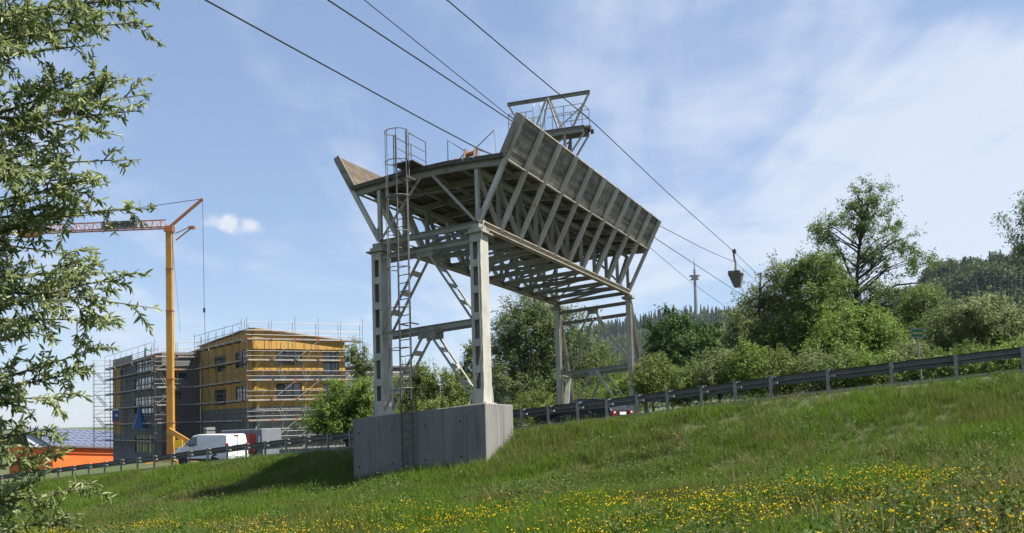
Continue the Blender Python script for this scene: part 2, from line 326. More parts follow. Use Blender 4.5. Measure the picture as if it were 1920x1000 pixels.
def road_coords(x, y):
    """signed distance from the guardrail (+ = camera side), road height there, length along"""
    x = np.atleast_1d(np.asarray(x, float)); y = np.atleast_1d(np.asarray(y, float))
    D = np.empty(x.shape); Z = np.empty(x.shape); S = np.empty(x.shape)
    for i0 in range(0, len(x), 20000):
        P = np.stack([x[i0:i0+20000], y[i0:i0+20000]], 1)
        w = P[:, None, :]-_A[None]; t = np.clip((w*_ab[None]).sum(2)/_l2, 0, 1)
        q = w-t[..., None]*_ab[None]; d2 = (q**2).sum(2); j = d2.argmin(1); ii = np.arange(len(P))
        D[i0:i0+20000] = np.sqrt(d2[ii, j])*np.sign((q[ii, j]*_sn[j]).sum(1)+1e-9)
        Z[i0:i0+20000] = GX[j, 2]+t[ii, j]*(GX[j+1, 2]-GX[j, 2]); S[i0:i0+20000] = _cum[j]+t[ii, j]*(_cum[j+1]-_cum[j])
    return D, Z, S
def sstep(a, b, x):
    t = np.clip((x-a)/(b-a), 0, 1); return t*t*(3-2*t)
def lump(x, y):
    return 0.06*np.sin(x*1.3+0.7*np.sin(y*0.9))+0.05*np.sin(y*1.7+1.1*np.sin(x*0.6))+0.07*np.sin(x*0.45+y*0.38)
def ground(x, y):
    x = np.atleast_1d(np.asarray(x, float)); y = np.atleast_1d(np.asarray(y, float))
    D, Z, S = road_coords(x, y)
    Mz = np.clip(-1.5+0.07*x-0.025*y, -5.2, 0.2)
    slope = Z-0.33*np.clip(D-0.45, 0, None)
    h = slope-Mz; k = 0.5                                   # smooth maximum of bank and meadow
    bank = np.where(D > 0, Mz+0.5*(h+np.sqrt(h*h+k*k)), Z)
    zf = -3.6+sstep(-20, 15, x)*3.0-sstep(35, 85, -x)*5.5
    far = Z+(zf-Z)*sstep(-10, -34, D)
    z = np.where(D > 0, bank-0.07*sstep(0.0, 0.4, D)+lump(x, y)*sstep(0.6, 2.0, D), np.where(D < -9.5, far, Z))
    z = np.where((D <= 0.4) & (D > -9.5), np.minimum(z, Z-0.02), z)
    return z
def gz(x, y): return float(ground([x], [y])[0])
def axis(lo, hi, step, far, ratio=1.28):
    core = np.arange(lo, hi+1e-6, step); a = []; s_ = step; p_ = hi
    while p_ < far: s_ *= ratio; p_ += s_; a.append(p_)
    b = []; s_ = step; p_ = lo
    while p_ > -far: s_ *= ratio; p_ -= s_; b.append(p_)
    return np.concatenate([b[::-1], core, a])
gx_ = axis(-52, 30, 0.55, 3000); gy_ = axis(2, 74, 0.55, 3000)
XX, YY = np.meshgrid(gx_, gy_); ZZ = ground(XX.ravel(), YY.ravel())
nx, ny = len(gx_), len(gy_)
ii = (np.arange(ny-1)[:, None]*nx+np.arange(nx-1)[None]).ravel()
g_o = quick_mesh('ground', np.stack([XX.ravel(), YY.ravel(), ZZ], 1), np.stack([ii, ii+1, ii+nx+1, ii+nx], 1), M['ground'], smooth=True)
tag(g_o, kind='structure')
# road sheet, kerb, edge line
def ribbon(d0, d1, dz, name, m, kind='structure', parent=None, th=0.0):
    pts = GX[1:-1]; nrm = np.vstack([_sn[1:-1], _sn[-2:-1]])[:len(pts)]
    a = pts.copy(); a[:, :2] += nrm*d0; a[:, 2] += dz; b = pts.copy(); b[:, :2] += nrm*d1; b[:, 2] += dz
    mb = MB(); n = len(pts)
    if th == 0: mb.add(list(a)+list(b), [(i, i+1, n+i+1, n+i) for i in range(n-1)])
    else:
        a2 = a-np.array([0,0,th]); b2 = b-np.array([0,0,th])
        mb.add(list(a)+list(b)+list(a2)+list(b2), [(i, i+1, n+i+1, n+i) for i in range(n-1)]+[(2*n+i, 2*n+i+1, i+1, i) for i in range(n-1)]+[(n+i, n+i+1, 3*n+i+1, 3*n+i) for i in range(n-1)])
    o = mb.build(name, m); tag(o, kind=kind); return o
ribbon(-0.62, -8.8, 0.004, 'road', M['asphalt'])
ribbon(-0.85, -1.0, 0.009, 'road_edge_line', M['white'])
ribbon(-8.4, -8.55, 0.009, 'road_edge_line', M['white'])
ribbon(-0.38, -0.60, 0.11, 'kerb', M['kerb'], th=0.3)
def line_at_px(px):
    """plan point on the guardrail line seen at picture column px"""
    P = GL; x = np.array([proj(p)[0] for p in P]); i = np.argsort(x)
    return np.array([np.interp(px, x[i], P[i, k]) for k in range(3)])
# ------------------------------------------------------------------ the protection bridge
# sheared frame of the bridge: u across (right +), s along (away +), h up from the column caps
BR = np.array([-1.047, 33.28, 6.315]); BTL = np.array([-3.63, 1.46, -0.317]); BW = np.linalg.norm(BTL)
BO = BR+BTL/2; bt = -BTL/BW; ba = np.array([math.sin(0.416), math.cos(0.416), -0.033]); bz = np.array([0,0,1.0])
BL, HB, HD, UE, UW, HW, HU = 17.73, 0.33, 2.45, BW/2+1.07, BW/2+1.81, 3.746, BW/2
def B(u, s, h): return BO+u*bt+s*ba+h*bz
def camber(u): return 0.16*(1-(u/UE)**2)
base = B(0, 8, -6.5)
bridge = thing('protection_bridge', base, 'grey steel truss bridge with plank wings standing over the road', 'bridge')
NB = 10; SN = [i*BL/NB for i in range(NB+1)]
tax = nz(bt); aax = nz(ba)
ST, SR, SLt = M['steel'], M['steel_rust'], M['steel_light']
def member(name, p0, p1, w, h, m=None, kind='box', upv=(0,0,1), parent=None, tk=0.018):
    return MB().beam(p0, p1, w, h, upv, kind, tk).build(name, m or ST, parent or bridge)
# built-up columns of the portal on the plinth
PCW, PCD, HC = 0.41, 0.64, 6.02
def big_column(u):
    c = MB().obox(B(u-PCW/2+0.02, 0, -HC/2-0.05), tax*0.02, aax*PCD/2, bz*(HC/2-0.05)).obox(B(u+PCW/2-0.02, 0, -HC/2-0.05), tax*0.02, aax*PCD/2, bz*(HC/2-0.05))
    for su in (-1, 1):
        for ss in (-1, 1):   # flange lips of the two channels
            c.obox(B(u+su*(PCW/2-0.08), ss*(PCD/2-0.012), -HC/2-0.05), tax*0.04, aax*0.012, bz*(HC/2-0.05))
    col = c.build('column', SLt, bridge)
    for k in range(7):
        h = -0.18-k*(HC-0.5)/6
        for ss in (-1, 1):
            MB().obox(B(u, ss*(PCD/2+0.008), h-0.02), tax*(PCW/2-0.01), aax*0.008, bz*(0.13 if k else 0.18)).build('batten_plate', SLt, col)
    MB().obox(B(u, 0, -0.06), tax*(PCW/2+0.14), aax*(PCD/2+0.14), bz*0.025).obox(B(u, 0, 0.03), tax*(PCW/2+0.04), aax*(PCD/2+0.02), bz*0.06).obox(B(u, 0, 0.17), tax*0.16, aax*0.3, bz*0.08).build('cap_plate', ST, col)
    g = MB().obox(B(u, 0, -HC+0.02), tax*(PCW/2+0.12), aax*(PCD/2+0.10), bz*0.02)
    for su in (-1, 1):
        e = PCW/2+0.012
        for ss in (-1, 1):
            g.plate([B(u+su*(e-0.01), ss*PCD/2, -HC+0.04), B(u+su*(e-0.01), ss*(PCD/2+0.10), -HC+0.04), B(u+su*(e-0.01), ss*(PCD/2+0.03), -HC+0.62), B(u+su*(e-0.01), ss*PCD/2, -HC+0.62)], 0.02, tax)
    for ss in (-1, 1):
        g.plate([B(u-PCW/2-0.03, ss*(PCD/2+0.022), -HC+0.04), B(u+PCW/2+0.03, ss*(PCD/2+0.022), -HC+0.04), B(u+PCW/2-0.02, ss*(PCD/2+0.022), -HC+0.55), B(u-PCW/2+0.02, ss*(PCD/2+0.022), -HC+0.55)], 0.012, aax)
    g.build('base_stiffener', SLt, col)
for u in (-HU, HU): big_column(u)
HM = -3.13
def laced(p, q, gap, w, nb, upv):
    """two parallel members with batten plates between, gap along the bridge"""
    d = nz(np.asarray(q)-np.asarray(p))
    for ss in (-1, 1): member('brace', p+aax*ss*gap/2, q+aax*ss*gap/2, w, 0.05, ST, 'box', upv=np.cross(d, aax)*-1 if True else upv)
    for k in range(nb):
        f = (k+1)/(nb+1); c = p+(q-p)*f
        MB().obox(c, d*0.10, aax*(gap/2+0.02), np.cross(d, aax)*0.008).build('batten_plate', SLt, bridge)
for su in (-1, 1):
    laced(B(su*0.10, 0, -0.42), B(su*(HU-PCW/2), 0, HM+0.12), 0.62, 0.11, 3, bz)
    laced(B(su*0.10, 0, HM-0.16), B(su*(HU-PCW/2), 0, -HC+0.22), 0.62, 0.11, 3, bz)
for ss in (-0.31, 0.31):
    member('cross_beam', B(-HU+PCW/2, ss, HM), B(HU-PCW/2, ss, HM), 0.09, 0.20, ST, 'U')
    member('cross_beam', B(-HU+PCW/2, ss, -0.30), B(HU-PCW/2, ss, -0.30), 0.10, 0.20, ST, 'U')
    MB().obox(B(0, ss, HM-0.14), tax*0.34, aax*0.012, bz*0.20).build('gusset_plate', ST, bridge)
    MB().obox(B(0, ss, -0.42), tax*0.32, aax*0.012, bz*0.16).build('gusset_plate', ST, bridge)
member('cross_beam', B(-HU+0.1, -0.02, 0.30), B(HU-0.1, -0.02, 0.30), 0.14, 0.20, ST, 'I')
# trusses
for su in (-1, 1):
    u = su*HU
    for i in range(NB):
        member('bottom_chord', B(u, SN[i], HB), B(u, SN[i+1]+(0.25 if i == NB-1 else 0), HB), 0.26, 0.24, M['chord'], 'I', tk=0.03)
        member('top_chord', B(u, SN[i], HD-0.32+camber(u)), B(u, SN[i+1], HD-0.32+camber(u)), 0.18, 0.16, ST, 'I')
    for i, s in enumerate(SN):
        member('truss_vertical', B(u, s, HB+0.1), B(u, s, HD-0.30+camber(u)), 0.13, 0.15, ST if i % 3 else SLt, 'I', upv=aax)
        # inclined strut carrying the plank wing
        p, q = B(su*(HU+0.03), s, HB+0.05), B(su*UW, s, HW)
        member('wing_strut', p, q, 0.16, 0.14, M['rib'], 'I', upv=aax)
        MB().plate([B(u+su*0.02, s-0.1, HB+0.08), B(u+su*0.22, s-0.1, HB+0.42), B(u+su*0.02, s-0.1, HB+0.55)], 0.014, aax).build('gusset_plate', ST, bridge)
    for i in range(NB):
        if i < 5: p, q = B(u, SN[i+1], HB+0.1), B(u, SN[i], HD-0.36+camber(u))
        else: p, q = B(u, SN[i], HB+0.1), B(u, SN[i+1], HD-0.36+camber(u))
        member('truss_diagonal', p, q, 0.12, 0.13, SR if i in (2, 3, 4, 6) else ST, 'U', upv=tax)
# floor beams under the deck and their brackets, bottom cross beams, bracing
for i, s in enumerate(SN):
    us = np.linspace(-UE, UE, 7)
    mb = MB()
    for a_, b_ in zip(us[:-1], us[1:]): mb.beam(B(a_, s, HD-0.14+camber(a_)), B(b_, s, HD-0.14+camber(b_)), 0.13, 0.22, bz, 'I')
    mb.build('floor_beam', ST, bridge)
    if i: member('bottom_cross_beam', B(-HU, s, HB-0.02), B(HU, s, HB-0.02), 0.12, 0.18, ST, 'I')
    if i in (0, 5, 10):
        for su in (-1, 1):
            member('sway_brace', B(su*0.25, s-0.03, HD-0.26+camber(0)), B(su*(HU-0.10), s-0.03, HB+0.12), 0.10, 0.10, ST, 'L', upv=aax)
    if i < NB:
        e = SN[i+1]
        if i % 2 == 0: member('lateral_brace', B(-HU, s, HB+0.02), B(HU, e, HB+0.02), 0.09, 0.09, ST, 'L'); member('lateral_brace', B(HU, s, HB-0.08), B(-HU, e, HB-0.08), 0.07, 0.07, SR, 'L')
        else: member('lateral_brace', B(HU, s, HB+0.02), B(-HU, e, HB+0.02), 0.09, 0.09, ST, 'L')
        if i in (0, 1, 4, 8): member('lateral_brace', B(-HU, s, HD-0.45), B(HU, e, HD-0.45), 0.06, 0.06, SR, 'L')
for u in (-2.55, -1.2, 0.0, 1.2, 2.55):
    member('stringer', B(u, 0.02, HD-0.07+camber(u)), B(u, BL-0.02, HD-0.07+camber(u)), 0.10, 0.11, ST, 'I')
for su in (-1, 1): member('edge_beam', B(su*(UE+0.03), -0.05, HD-0.03), B(su*(UE+0.03), BL+0.05, HD-0.03), 0.11, 0.08, M['rib'], 'L', tk=0.02)
# deck planks running along, wing planks bay by bay
nd = 28
for k in range(nd):
    u0_, u1_ = -UE+0.03+k*(2*UE-0.06)/nd, -UE+0.03+(k+1)*(2*UE-0.06)/nd-0.018
    uc = (u0_+u1_)/2; e = random.uniform(-0.06, 0.03); up_ = nz(np.cross(nz(bt*1.0+bz*(-2*0.16*uc/UE**2)), aax))
    MB().beam(B(uc, -0.10+e, HD+0.03+camber(uc)), B(uc, BL+0.1+random.uniform(-0.05, 0.05), HD+0.03+camber(uc)), u1_-u0_, 0.055, bz).build('deck_plank', M['deckwood'], bridge)
wn_ = {}
for su in (-1, 1):
    lo_, hi_ = np.array([UE+0.02, HD+0.02]), np.array([UW-0.03, HW+0.04])
    d2 = hi_-lo_; ln = np.linalg.norm(d2); d2 = d2/ln; inn = np.array([-d2[1], d2[0]])   # inward-up normal in the cross-section
    npk = 9
    for i in range(NB):
        for k in range(npk):
            f0, f1 = ln*k/npk, ln*(k+1)/npk-0.010
            a2 = lo_+d2*(f0+f1)/2+inn*(0.095+random.uniform(0, 0.02))
            s0, s1 = SN[i]+random.uniform(0.0, 0.02)-(0.1 if i == 0 else 0), SN[i+1]-random.uniform(0.0, 0.02)+(0.1 if i == NB-1 else 0)
            wd = (f1-f0)/2; ax_ = su*d2[0]*bt+d2[1]*bz; nn = su*inn[0]*bt+inn[1]*bz
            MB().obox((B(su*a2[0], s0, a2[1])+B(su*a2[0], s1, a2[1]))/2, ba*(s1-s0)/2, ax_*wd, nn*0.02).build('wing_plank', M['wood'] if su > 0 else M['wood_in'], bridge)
    # dark edge board closing the wing's end
    e0, e1 = lo_+inn*0.06, hi_+inn*0.06
    member('end_board', B(su*e0[0], -0.14, e0[1]), B(su*e1[0], -0.14, e1[1]), 0.045, 0.24, M['wood'], upv=nz(su*inn[0]*bt+inn[1]*bz))
    member('top_cap', B(su*(hi_[0]+inn[0]*0.07), -0.1, hi_[1]+0.03), B(su*(hi_[0]+inn[0]*0.07), BL+0.1, hi_[1]+0.03), 0.07, 0.05, M['wood'])
member('fascia_board', B(-UE, -0.16, HD+0.05), B(-0.8, -0.16, HD+0.05+camber(0.8)), 0.05, 0.16, M['deckwood'])
member('fascia_board', B(-0.8, -0.16, HD+0.05+camber(0.8)), B(0.9, -0.16, HD+0.05+camber(0.9)), 0.05, 0.16, M['deckwood'])
member('fascia_board', B(0.9, -0.16, HD+0.05+camber(0.9)), B(UE, -0.16, HD+0.05), 0.05, 0.16, M['deckwood'])
# portal beyond the road: slender columns, raking back legs, cross beams and bracing
GZF = -6.6
SF = BL
for su in (-1, 1):
    u = su*HU
    member('column', B(u, SF, -0.02), B(u, SF, GZF), 0.26, 0.24, SLt, 'I', upv=aax, tk=0.03)
    MB().obox(B(u, SF, 0.04), tax*0.28, aax*0.28, bz*0.06).obox(B(u, SF, 0.14), tax*0.16, aax*0.2, bz*0.06).build('cap_plate', ST, bridge)
    member('raking_leg', B(u, SF+0.25, -0.15), B(u+su*0.08, SF+2.7, GZF), 0.20, 0.18, ST, 'U', upv=aax)
    member('tie_beam', B(u, SF+0.1, -3.45), B(u+su*0.05, SF+1.5, -3.45), 0.12, 0.14, SLt, 'I')
    member('brace', B(u+su*0.05, SF+1.5, -3.5), B(u, SF+0.55, GZF+0.1), 0.26, 0.07, SLt, upv=aax)
    member('brace', B(u, SF+0.1, -0.5), B(u+su*0.04, SF+1.45, -3.4), 0.08, 0.08, SR, 'L')
for s, hh in ((SF-0.05, -0.22), (SF+0.55, -0.72), (SF, -3.45), (SF+1.55, -3.5)):
    member('cross_beam', B(-HU-0.03, s, hh), B(HU+0.03, s, hh), 0.10, 0.18, SR if hh > -1 else ST, 'U')
for s, h0, s2, h1 in ((SF, -0.3, SF, -3.4), (SF+0.4, -0.75, SF+1.5, -3.45), (SF, -3.5, SF, GZF+0.2), (SF+1.55, -3.6, SF+2.6, GZF+0.2)):
    for su in (-1, 1):
        member('brace', B(su*0.1, s, h0), B(su*(HU-0.12), s2, h1), 0.11, 0.10, SLt if su > 0 else ST, 'L', upv=aax)
MB().obox(B(0, SF, -0.36), tax*0.3, aax*0.012, bz*0.16).build('gusset_plate', ST, bridge)
MB().obox(B(0, SF, -3.6), tax*0.3, aax*0.012, bz*0.16).build('gusset_plate', ST, bridge)
# caged ladder on the portal face
LU, LS = -0.52, -0.90
zt = 0.0
lb = B(LU, LS, 0); lad_bot = gz(lb[0], lb[1])-0.1; hb = lad_bot-lb[2]; ht = HD+0.55
rl = MB()
for e in (-0.21, 0.21): rl.beam(B(LU+e, LS, hb), B(LU+e, LS, HD+1.35), 0.045, 0.06, aax)
lad = rl.build('ladder', M['ladder'], bridge); lad['label'] = 'rusty caged ladder climbing the portal face'
k = 0; h = hb+0.25
while h < ht:
    MB().cyl(B(LU-0.2, LS, h), B(LU+0.2, LS, h), 0.019, 6).build('rung', M['ladder'], lad); h += 0.285
def hoop(h, m=M['cage']):
    pts = [B(LU-0.22+0.0, LS, h)]+[B(LU-0.42*math.cos(t), LS-0.28-0.42*math.sin(t), h) for t in np.linspace(0.0, math.pi, 11)]+[B(LU+0.22, LS, h)]
    MB().tube(pts, 0.018, 5).build('cage_hoop', m, lad)
for h in (HD+1.32, HD+0.25, HD-1.0, HD-2.25, HD-3.5, HD-4.9, HD-6.3, HD-7.7): hoop(h)
for t in np.linspace(0.25, math.pi-0.25, 4):
    MB().tube([B(LU-0.42*math.cos(t), LS-0.28-0.42*math.sin(t), HD-8.1), B(LU-0.42*math.cos(t), LS-0.28-0.42*math.sin(t), HD+1.33)], 0.015, 5).build('cage_bar', M['cage'], lad)
# landing with handrails
for e in (-0.30, 0.30):
    r_ = MB().tube([B(LU+e, LS+0.02, HD+1.32), B(LU+e, LS+1.25, HD+1.32), B(LU+e, LS+1.25, HD+0.15)], 0.02, 6)
    r_.tube([B(LU+e, LS, HD+0.95), B(LU+e, LS+1.25, HD+0.95)], 0.015, 5).tube([B(LU+e, LS, HD+0.6), B(LU+e, LS+1.25, HD+0.6)], 0.015, 5).tube([B(LU+e, LS, HD-0.3), B(LU+e, LS, HD+1.32)], 0.02, 6)
    r_.build('handrail', M['cage'], bridge)
MB().obox(B(LU+0.05, LS+0.55, HD+0.30), tax*0.42, aax*0.55, bz*0.02).build('landing_plate', M['ladder'], bridge)
# rest brackets of the ladder half way up
for h in (HM+0.2, -0.2, HD-0.2): MB().beam(B(LU-0.2, LS+0.02, h), B(LU-0.2, -0.3, h), 0.04, 0.04).beam(B(LU+0.2, LS+0.02, h), B(LU+0.2, -0.3, h), 0.04, 0.04).build('ladder_bracket', M['ladder'], lad)
# rope rollers with wire guards at the deck's edge
RU = 1.72
ro = MB()
for e in (-0.20, 0.20): ro.plate([B(RU+e, -0.22, HD+0.14), B(RU+e, 0.42, HD+0.14), B(RU+e, 0.22, HD+0.62), B(RU+e, -0.02, HD+0.62)], 0.03, tax)
rk = ro.build('roller_bracket', M['steel_rust'], bridge)
MB().cyl(B(RU-0.18, 0.10, HD+0.42), B(RU+0.18, 0.10, HD+0.45), 0.09, 12).build('roller', M['crane_o'], rk)
MB().cyl(B(RU-0.62, 0.0, HD+0.30), B(RU-0.52, 0.0, HD+0.28), 0.06, 10).build('roller', M['crane_o'], rk)
MB().tube([B(RU-0.22, 0.1, HD+0.55), B(RU-0.85, -0.05, HD+1.05), B(RU-0.85, -0.05, HD+0.1)], 0.02, 5).tube([B(RU-0.22, 0.1, HD+0.55), B(RU-0.62, -0.05, HD+0.1)], 0.02, 5).tube([B(RU+0.15, 0.1, HD+0.58), B(RU+0.95, -0.05, HD+1.02), B(RU+1.02, -0.05, HD+0.08), B(RU+0.15, 0.1, HD+0.58)], 0.02, 5).build('rope_guard', M['cage'], rk)
# pale cable hanging down the column
MB().tube([B(HU+0.30, -0.15, 0.35), B(HU+0.36, -0.42, 0.1), B(HU+0.16, -0.45, -0.9), B(HU+0.17, -0.46, -2.6), B(HU+0.20, -0.46, -4.2), B(HU-0.02, -0.47, -5.2), B(HU-0.25, -0.52, -5.9), B(HU-0.30, -0.78, -6.3), B(HU-0.30, -0.79, -8.0)], 0.02, 6).build('hanging_cable', M['galv'], bridge)
# concrete plinth under the near portal
P1 = [(-2.80, -0.76), (2.40, -0.76), (2.40, 1.55), (-2.80, 1.55)]
pl = MB(); pl.hexa([B(u, s, -10.2) for u, s in P1]+[B(u, s, -HC-0.004) for u, s in P1])
plo = pl.build('concrete_plinth', M['concrete']); bv = plo.modifiers.new('bevel', 'BEVEL'); bv.width = 0.03; bv.segments = 2
for uu in (-1.9, -0.55, 0.8, 2.05): MB().obox(B(uu, -0.762, -7.6), tax*0.012, aax*0.006, bz*1.55).build('formwork_seam', M['concrete'], plo)
MB().obox(B(-0.2, -0.762, -7.35), tax*2.59, aax*0.007, bz*0.012).build('formwork_seam', M['concrete'], plo)
MB().obox(B(2.405, 0.25, -7.0), tax*0.004, aax*0.10, bz*0.75).build('rust_run', mat('rust_run', (0.23,0.19,0.145), (0.27,0.265,0.25), rough=0.9, scale=6, lo=0.3, hi=0.6, stretch=(2,2,0.3)), plo)
for uu in (-2.55, -1.2, 0.1, 1.45):
    for hh in (-6.55, -7.75): MB().cyl(B(uu, -0.768, hh), B(uu, -0.755, hh), 0.035, 8).build('tie_hole', M['black'], plo)
tag(plo, 'long grey concrete plinth in the grass bank carrying the bridge portal', 'plinth')
ftg = MB()
for su in (-1, 1):
    for s_ in (SF, SF+2.7):
        f = MB().obox(B(su*HU, s_, GZF-0.4), tax*0.45, aax*0.45, bz*0.42).build('footing', M['concrete'], bridge)

# ------------------------------------------------------------------ ropeway support on the deck
TS = 12.2; tl = nz(np.array([bt[0], bt[1], 0])); al = nz(np.array([ba[0], ba[1], 0]))
tb = B(0, TS, HD+0.06+camber(0))
sad = at(1117, 237, (tb+tl*2.0)[1])           # right saddle seen against the sky
HP = sad[2]-tb[2]                              # height of the saddles above the deck
def T(u, s, h): return tb+tl*u+al*s+bz*h
tower = thing('ropeway_support', tb, 'pale steel rope support with a railed platform on the bridge deck', 'ropeway tower')
def tm(name, p, q, w, h, m=None, kind='box', upv=(0,0,1)): return MB().beam(p, q, w, h, upv, kind).build(name, m or SLt, tower)
HA = HP+1.62
for su in (-1, 1):
    for ss in (-0.38, 0.38):
        tm('leg', T(su*0.92, ss, -0.02), T(su*0.92, ss, HP-0.35), 0.11, 0.11, ST, 'L')
        tm('knee_brace', T(su*0.95, ss, HP-1.55), T(su*1.85, ss*0.8, HP-0.32), 0.10, 0.10, SLt, 'L')
        tm('cross_brace', T(su*0.92, ss, HP-1.6), T(-su*0.92, ss, HP-0.45), 0.07, 0.07, ST, 'L')
        tm('cross_brace', T(su*0.92, ss, 0.3), T(-su*0.92, ss, HP-1.7), 0.07, 0.07, ST, 'L')
        tm('mast_leg', T(su*0.62, ss, HP-0.05), T(su*0.05, ss*0.25, HA), 0.09, 0.09, SLt, 'L')
    tm('cross_brace', T(su*0.92, -0.38, HP-1.6), T(su*0.92, 0.38, HP-0.45), 0.07, 0.07, SR, 'L')
    tm('hanger', T(su*2.03, 0, HA-0.05), T(su*1.15, 0, HP+0.0), 0.12, 0.07, SLt)
    tm('hanger', T(su*1.75, 0, HA-0.55), T(su*0.55, -0.3, HP+0.0), 0.05, 0.05, SLt)
    sb = MB().plate([T(su*1.75, 0, HP-0.22), T(su*2.10, 0, HP-0.14), T(su*2.12, 0, HP+0.02), T(su*1.75, 0, HP+0.06)], 0.16, al).build('saddle_bracket', SR, tower)
    MB().cyl(T(su*2.0-0.06, 0, HP-0.12), T(su*2.0+0.06, 0, HP-0.12), 0.15, 12).cyl(T(su*2.0-0.06, 0.45, HP-0.12), T(su*2.0+0.06, 0.45, HP-0.12), 0.12, 12).build('rope_saddle', M['rope'], tower)
tm('cross_arm', T(-2.10, 0, HA+0.02), T(2.10, 0, HA+0.02), 0.16, 0.16, ST, 'I')
for ss in (-0.42, 0.42): tm('platform_beam', T(-1.85, ss, HP-0.22), T(1.85, ss, HP-0.22), 0.09, 0.24, ST, 'U')
nbp = 5
for k in range(nbp):
    y_ = -0.46+k*0.92/nbp; MB().obox(T(0, y_+0.09, HP-0.05), tl*1.9, al*0.08, bz*0.025).build('platform_board', M['deckwood'], tower)
for k in range(9):
    x_ = -1.7+k*0.425; MB().obox(T(x_, 0, HP-0.12), tl*0.05, al*0.46, bz*0.04).build('platform_joist', SR, tower)
hr = MB()
for ss in (-0.5, 0.5):
    for u in (-1.85, -0.95, 0.0, 0.95, 1.85): hr.tube([T(u, ss, HP-0.1), T(u, ss, HP+0.98)], 0.018, 5)
    for hh in (0.55, 0.98):
        hr.tube([T(-1.85, ss, HP+hh), T(-0.55, ss, HP+hh)], 0.018, 5).tube([T(0.15, ss, HP+hh), T(1.85, ss, HP+hh)], 0.018, 5)
for u in (-1.85, 1.85):
    for hh in (0.55, 0.98): hr.tube([T(u, -0.5, HP+hh), T(u, 0.5, HP+hh)], 0.018, 5)
hr.build('handrail', M['cage'], tower)
# access ladder up to the platform
al_ = MB()
for e in (-0.18, 0.18): al_.tube([T(-0.35+e, -0.62, 0), T(-0.35+e, -0.62, HP+1.15), T(-0.35+e, -0.35, HP+1.35)], 0.02, 5)
al2 = al_.build('ladder', M['steel_light'], tower)
for k in range(int((HP+0.6)/0.3)): MB().cyl(T(-0.53, -0.62, 0.3+k*0.3), T(-0.17, -0.62, 0.3+k*0.3), 0.014, 5).build('rung', M['steel_light'], al2)

# ------------------------------------------------------------------ ropes (each in its own vertical plane along the ropeway)
def rope(pts_px, u, rad, name, label, grp='ropes of the material ropeway'):
    P0 = T(u, 0, 0); pts = [onplane(x, y, P0, tl) for x, y in pts_px]
    # fine steps with slight smoothing
    Q = []
    for a_, b_ in zip(pts[:-1], pts[1:]):
        for f in np.linspace(0, 1, 10)[:-1]: Q.append(a_+(b_-a_)*f)
    Q.append(pts[-1])
    o = MB().tube(Q, rad, 6).build(name, M['rope']); tag(o, label, 'rope', grp); return pts
rD = rope([(560,-235),(838,0),(980,120),(1117,234),(1250,360),(1378,474),(1440,534),(1500,588)], 2.0, 0.023, 'track_rope', 'thin track rope running over the right saddle down to the bucket')
rope([(100,-157),(385,0),(640,140),(800,228),(893,277),(1130,378),(1238,424),(1310,462),(1345,478),(1378,492),(1410,520),(1470,580)], 1.72, 0.020, 'haul_rope', 'lowest and leftmost rope, running onto the rollers at the deck edge')
rope([(300,-208),(615,0),(800,122),(968,233),(1100,350),(1232,449),(1366,537),(1440,585)], -2.0, 0.028, 'track_rope', 'thick rope passing behind the top corner of the plank wing')
rope([(430,-204),(683,0),(830,118),(962,224),(1100,352),(1218,464),(1290,525),(1372,584),(1450,640)], -1.75, 0.018, 'haul_rope', 'thin rope close above the thick rope, passing behind the wing')
# bucket hanging from the right track rope
P0 = T(2.0, 0, 0)
c0 = onplane(1378, 474, P0, tl)
bk = thing('ropeway_bucket', c0-bz*3.2, 'rusty steel material bucket hanging from its rope above the bushes', 'bucket')
rd = nz(rD[5]-rD[3])
cg = MB().obox(c0+bz*0.10-tl*0.1, rd*0.42, tl*0.08, np.cross(rd, tl)*0.12).obox(c0-bz*0.12-tl*0.1, rd*0.16, tl*0.06, bz*0.16).build('carriage', M['bucket'], bk)
for e in (-0.26, 0.26): MB().cyl(c0+rd*e+bz*0.13-tl*0.06, c0+rd*e+bz*0.13+tl*0.06, 0.19, 12).build('wheel', M['rope'], cg)
hg = MB().tube([c0-bz*0.05-tl*0.1, c0-bz*0.75-tl*0.05], 0.09, 6)
for e in (-1, 1): hg.tube([c0-bz*0.7+al*0.02*e, c0-bz*1.4+al*0.22*e, c0-bz*2.15+al*0.26*e], 0.06, 6)
for h in (1.35, 1.6): hg.tube([c0-bz*h-al*0.22, c0-bz*h+al*0.22], 0.03, 5)
hg.obox(c0-bz*0.75, al*0.26, tl*0.06, bz*0.05); hg.build('hanger', M['bucket'], bk)
q = c0-bz*1.95; x_, y_ = tl, al
top = [(-0.60,-0.44),(0.60,-0.44),(0.60,0.44),(-0.60,0.44)]; bot = [(-0.16,-0.34),(0.36,-0.34),(0.36,0.34),(-0.16,0.34)]
bb = MB().hexa([q+x_*a_+y_*b_-bz*1.15 for a_, b_ in bot]+[q+x_*a_+y_*b_ for a_, b_ in top])
bb.obox(q+bz*0.02, x_*0.64, y_*0.48, bz*0.04)
bb.obox(q+bz*0.18-x_*0.1, x_*0.5, y_*0.40, bz*0.14); bb.build('tub', M['bucket'], bk)
MB().tube([q+x_*0.58, q+x_*0.7+bz*0.4], 0.02, 5).build('latch', M['bucket'], bk)
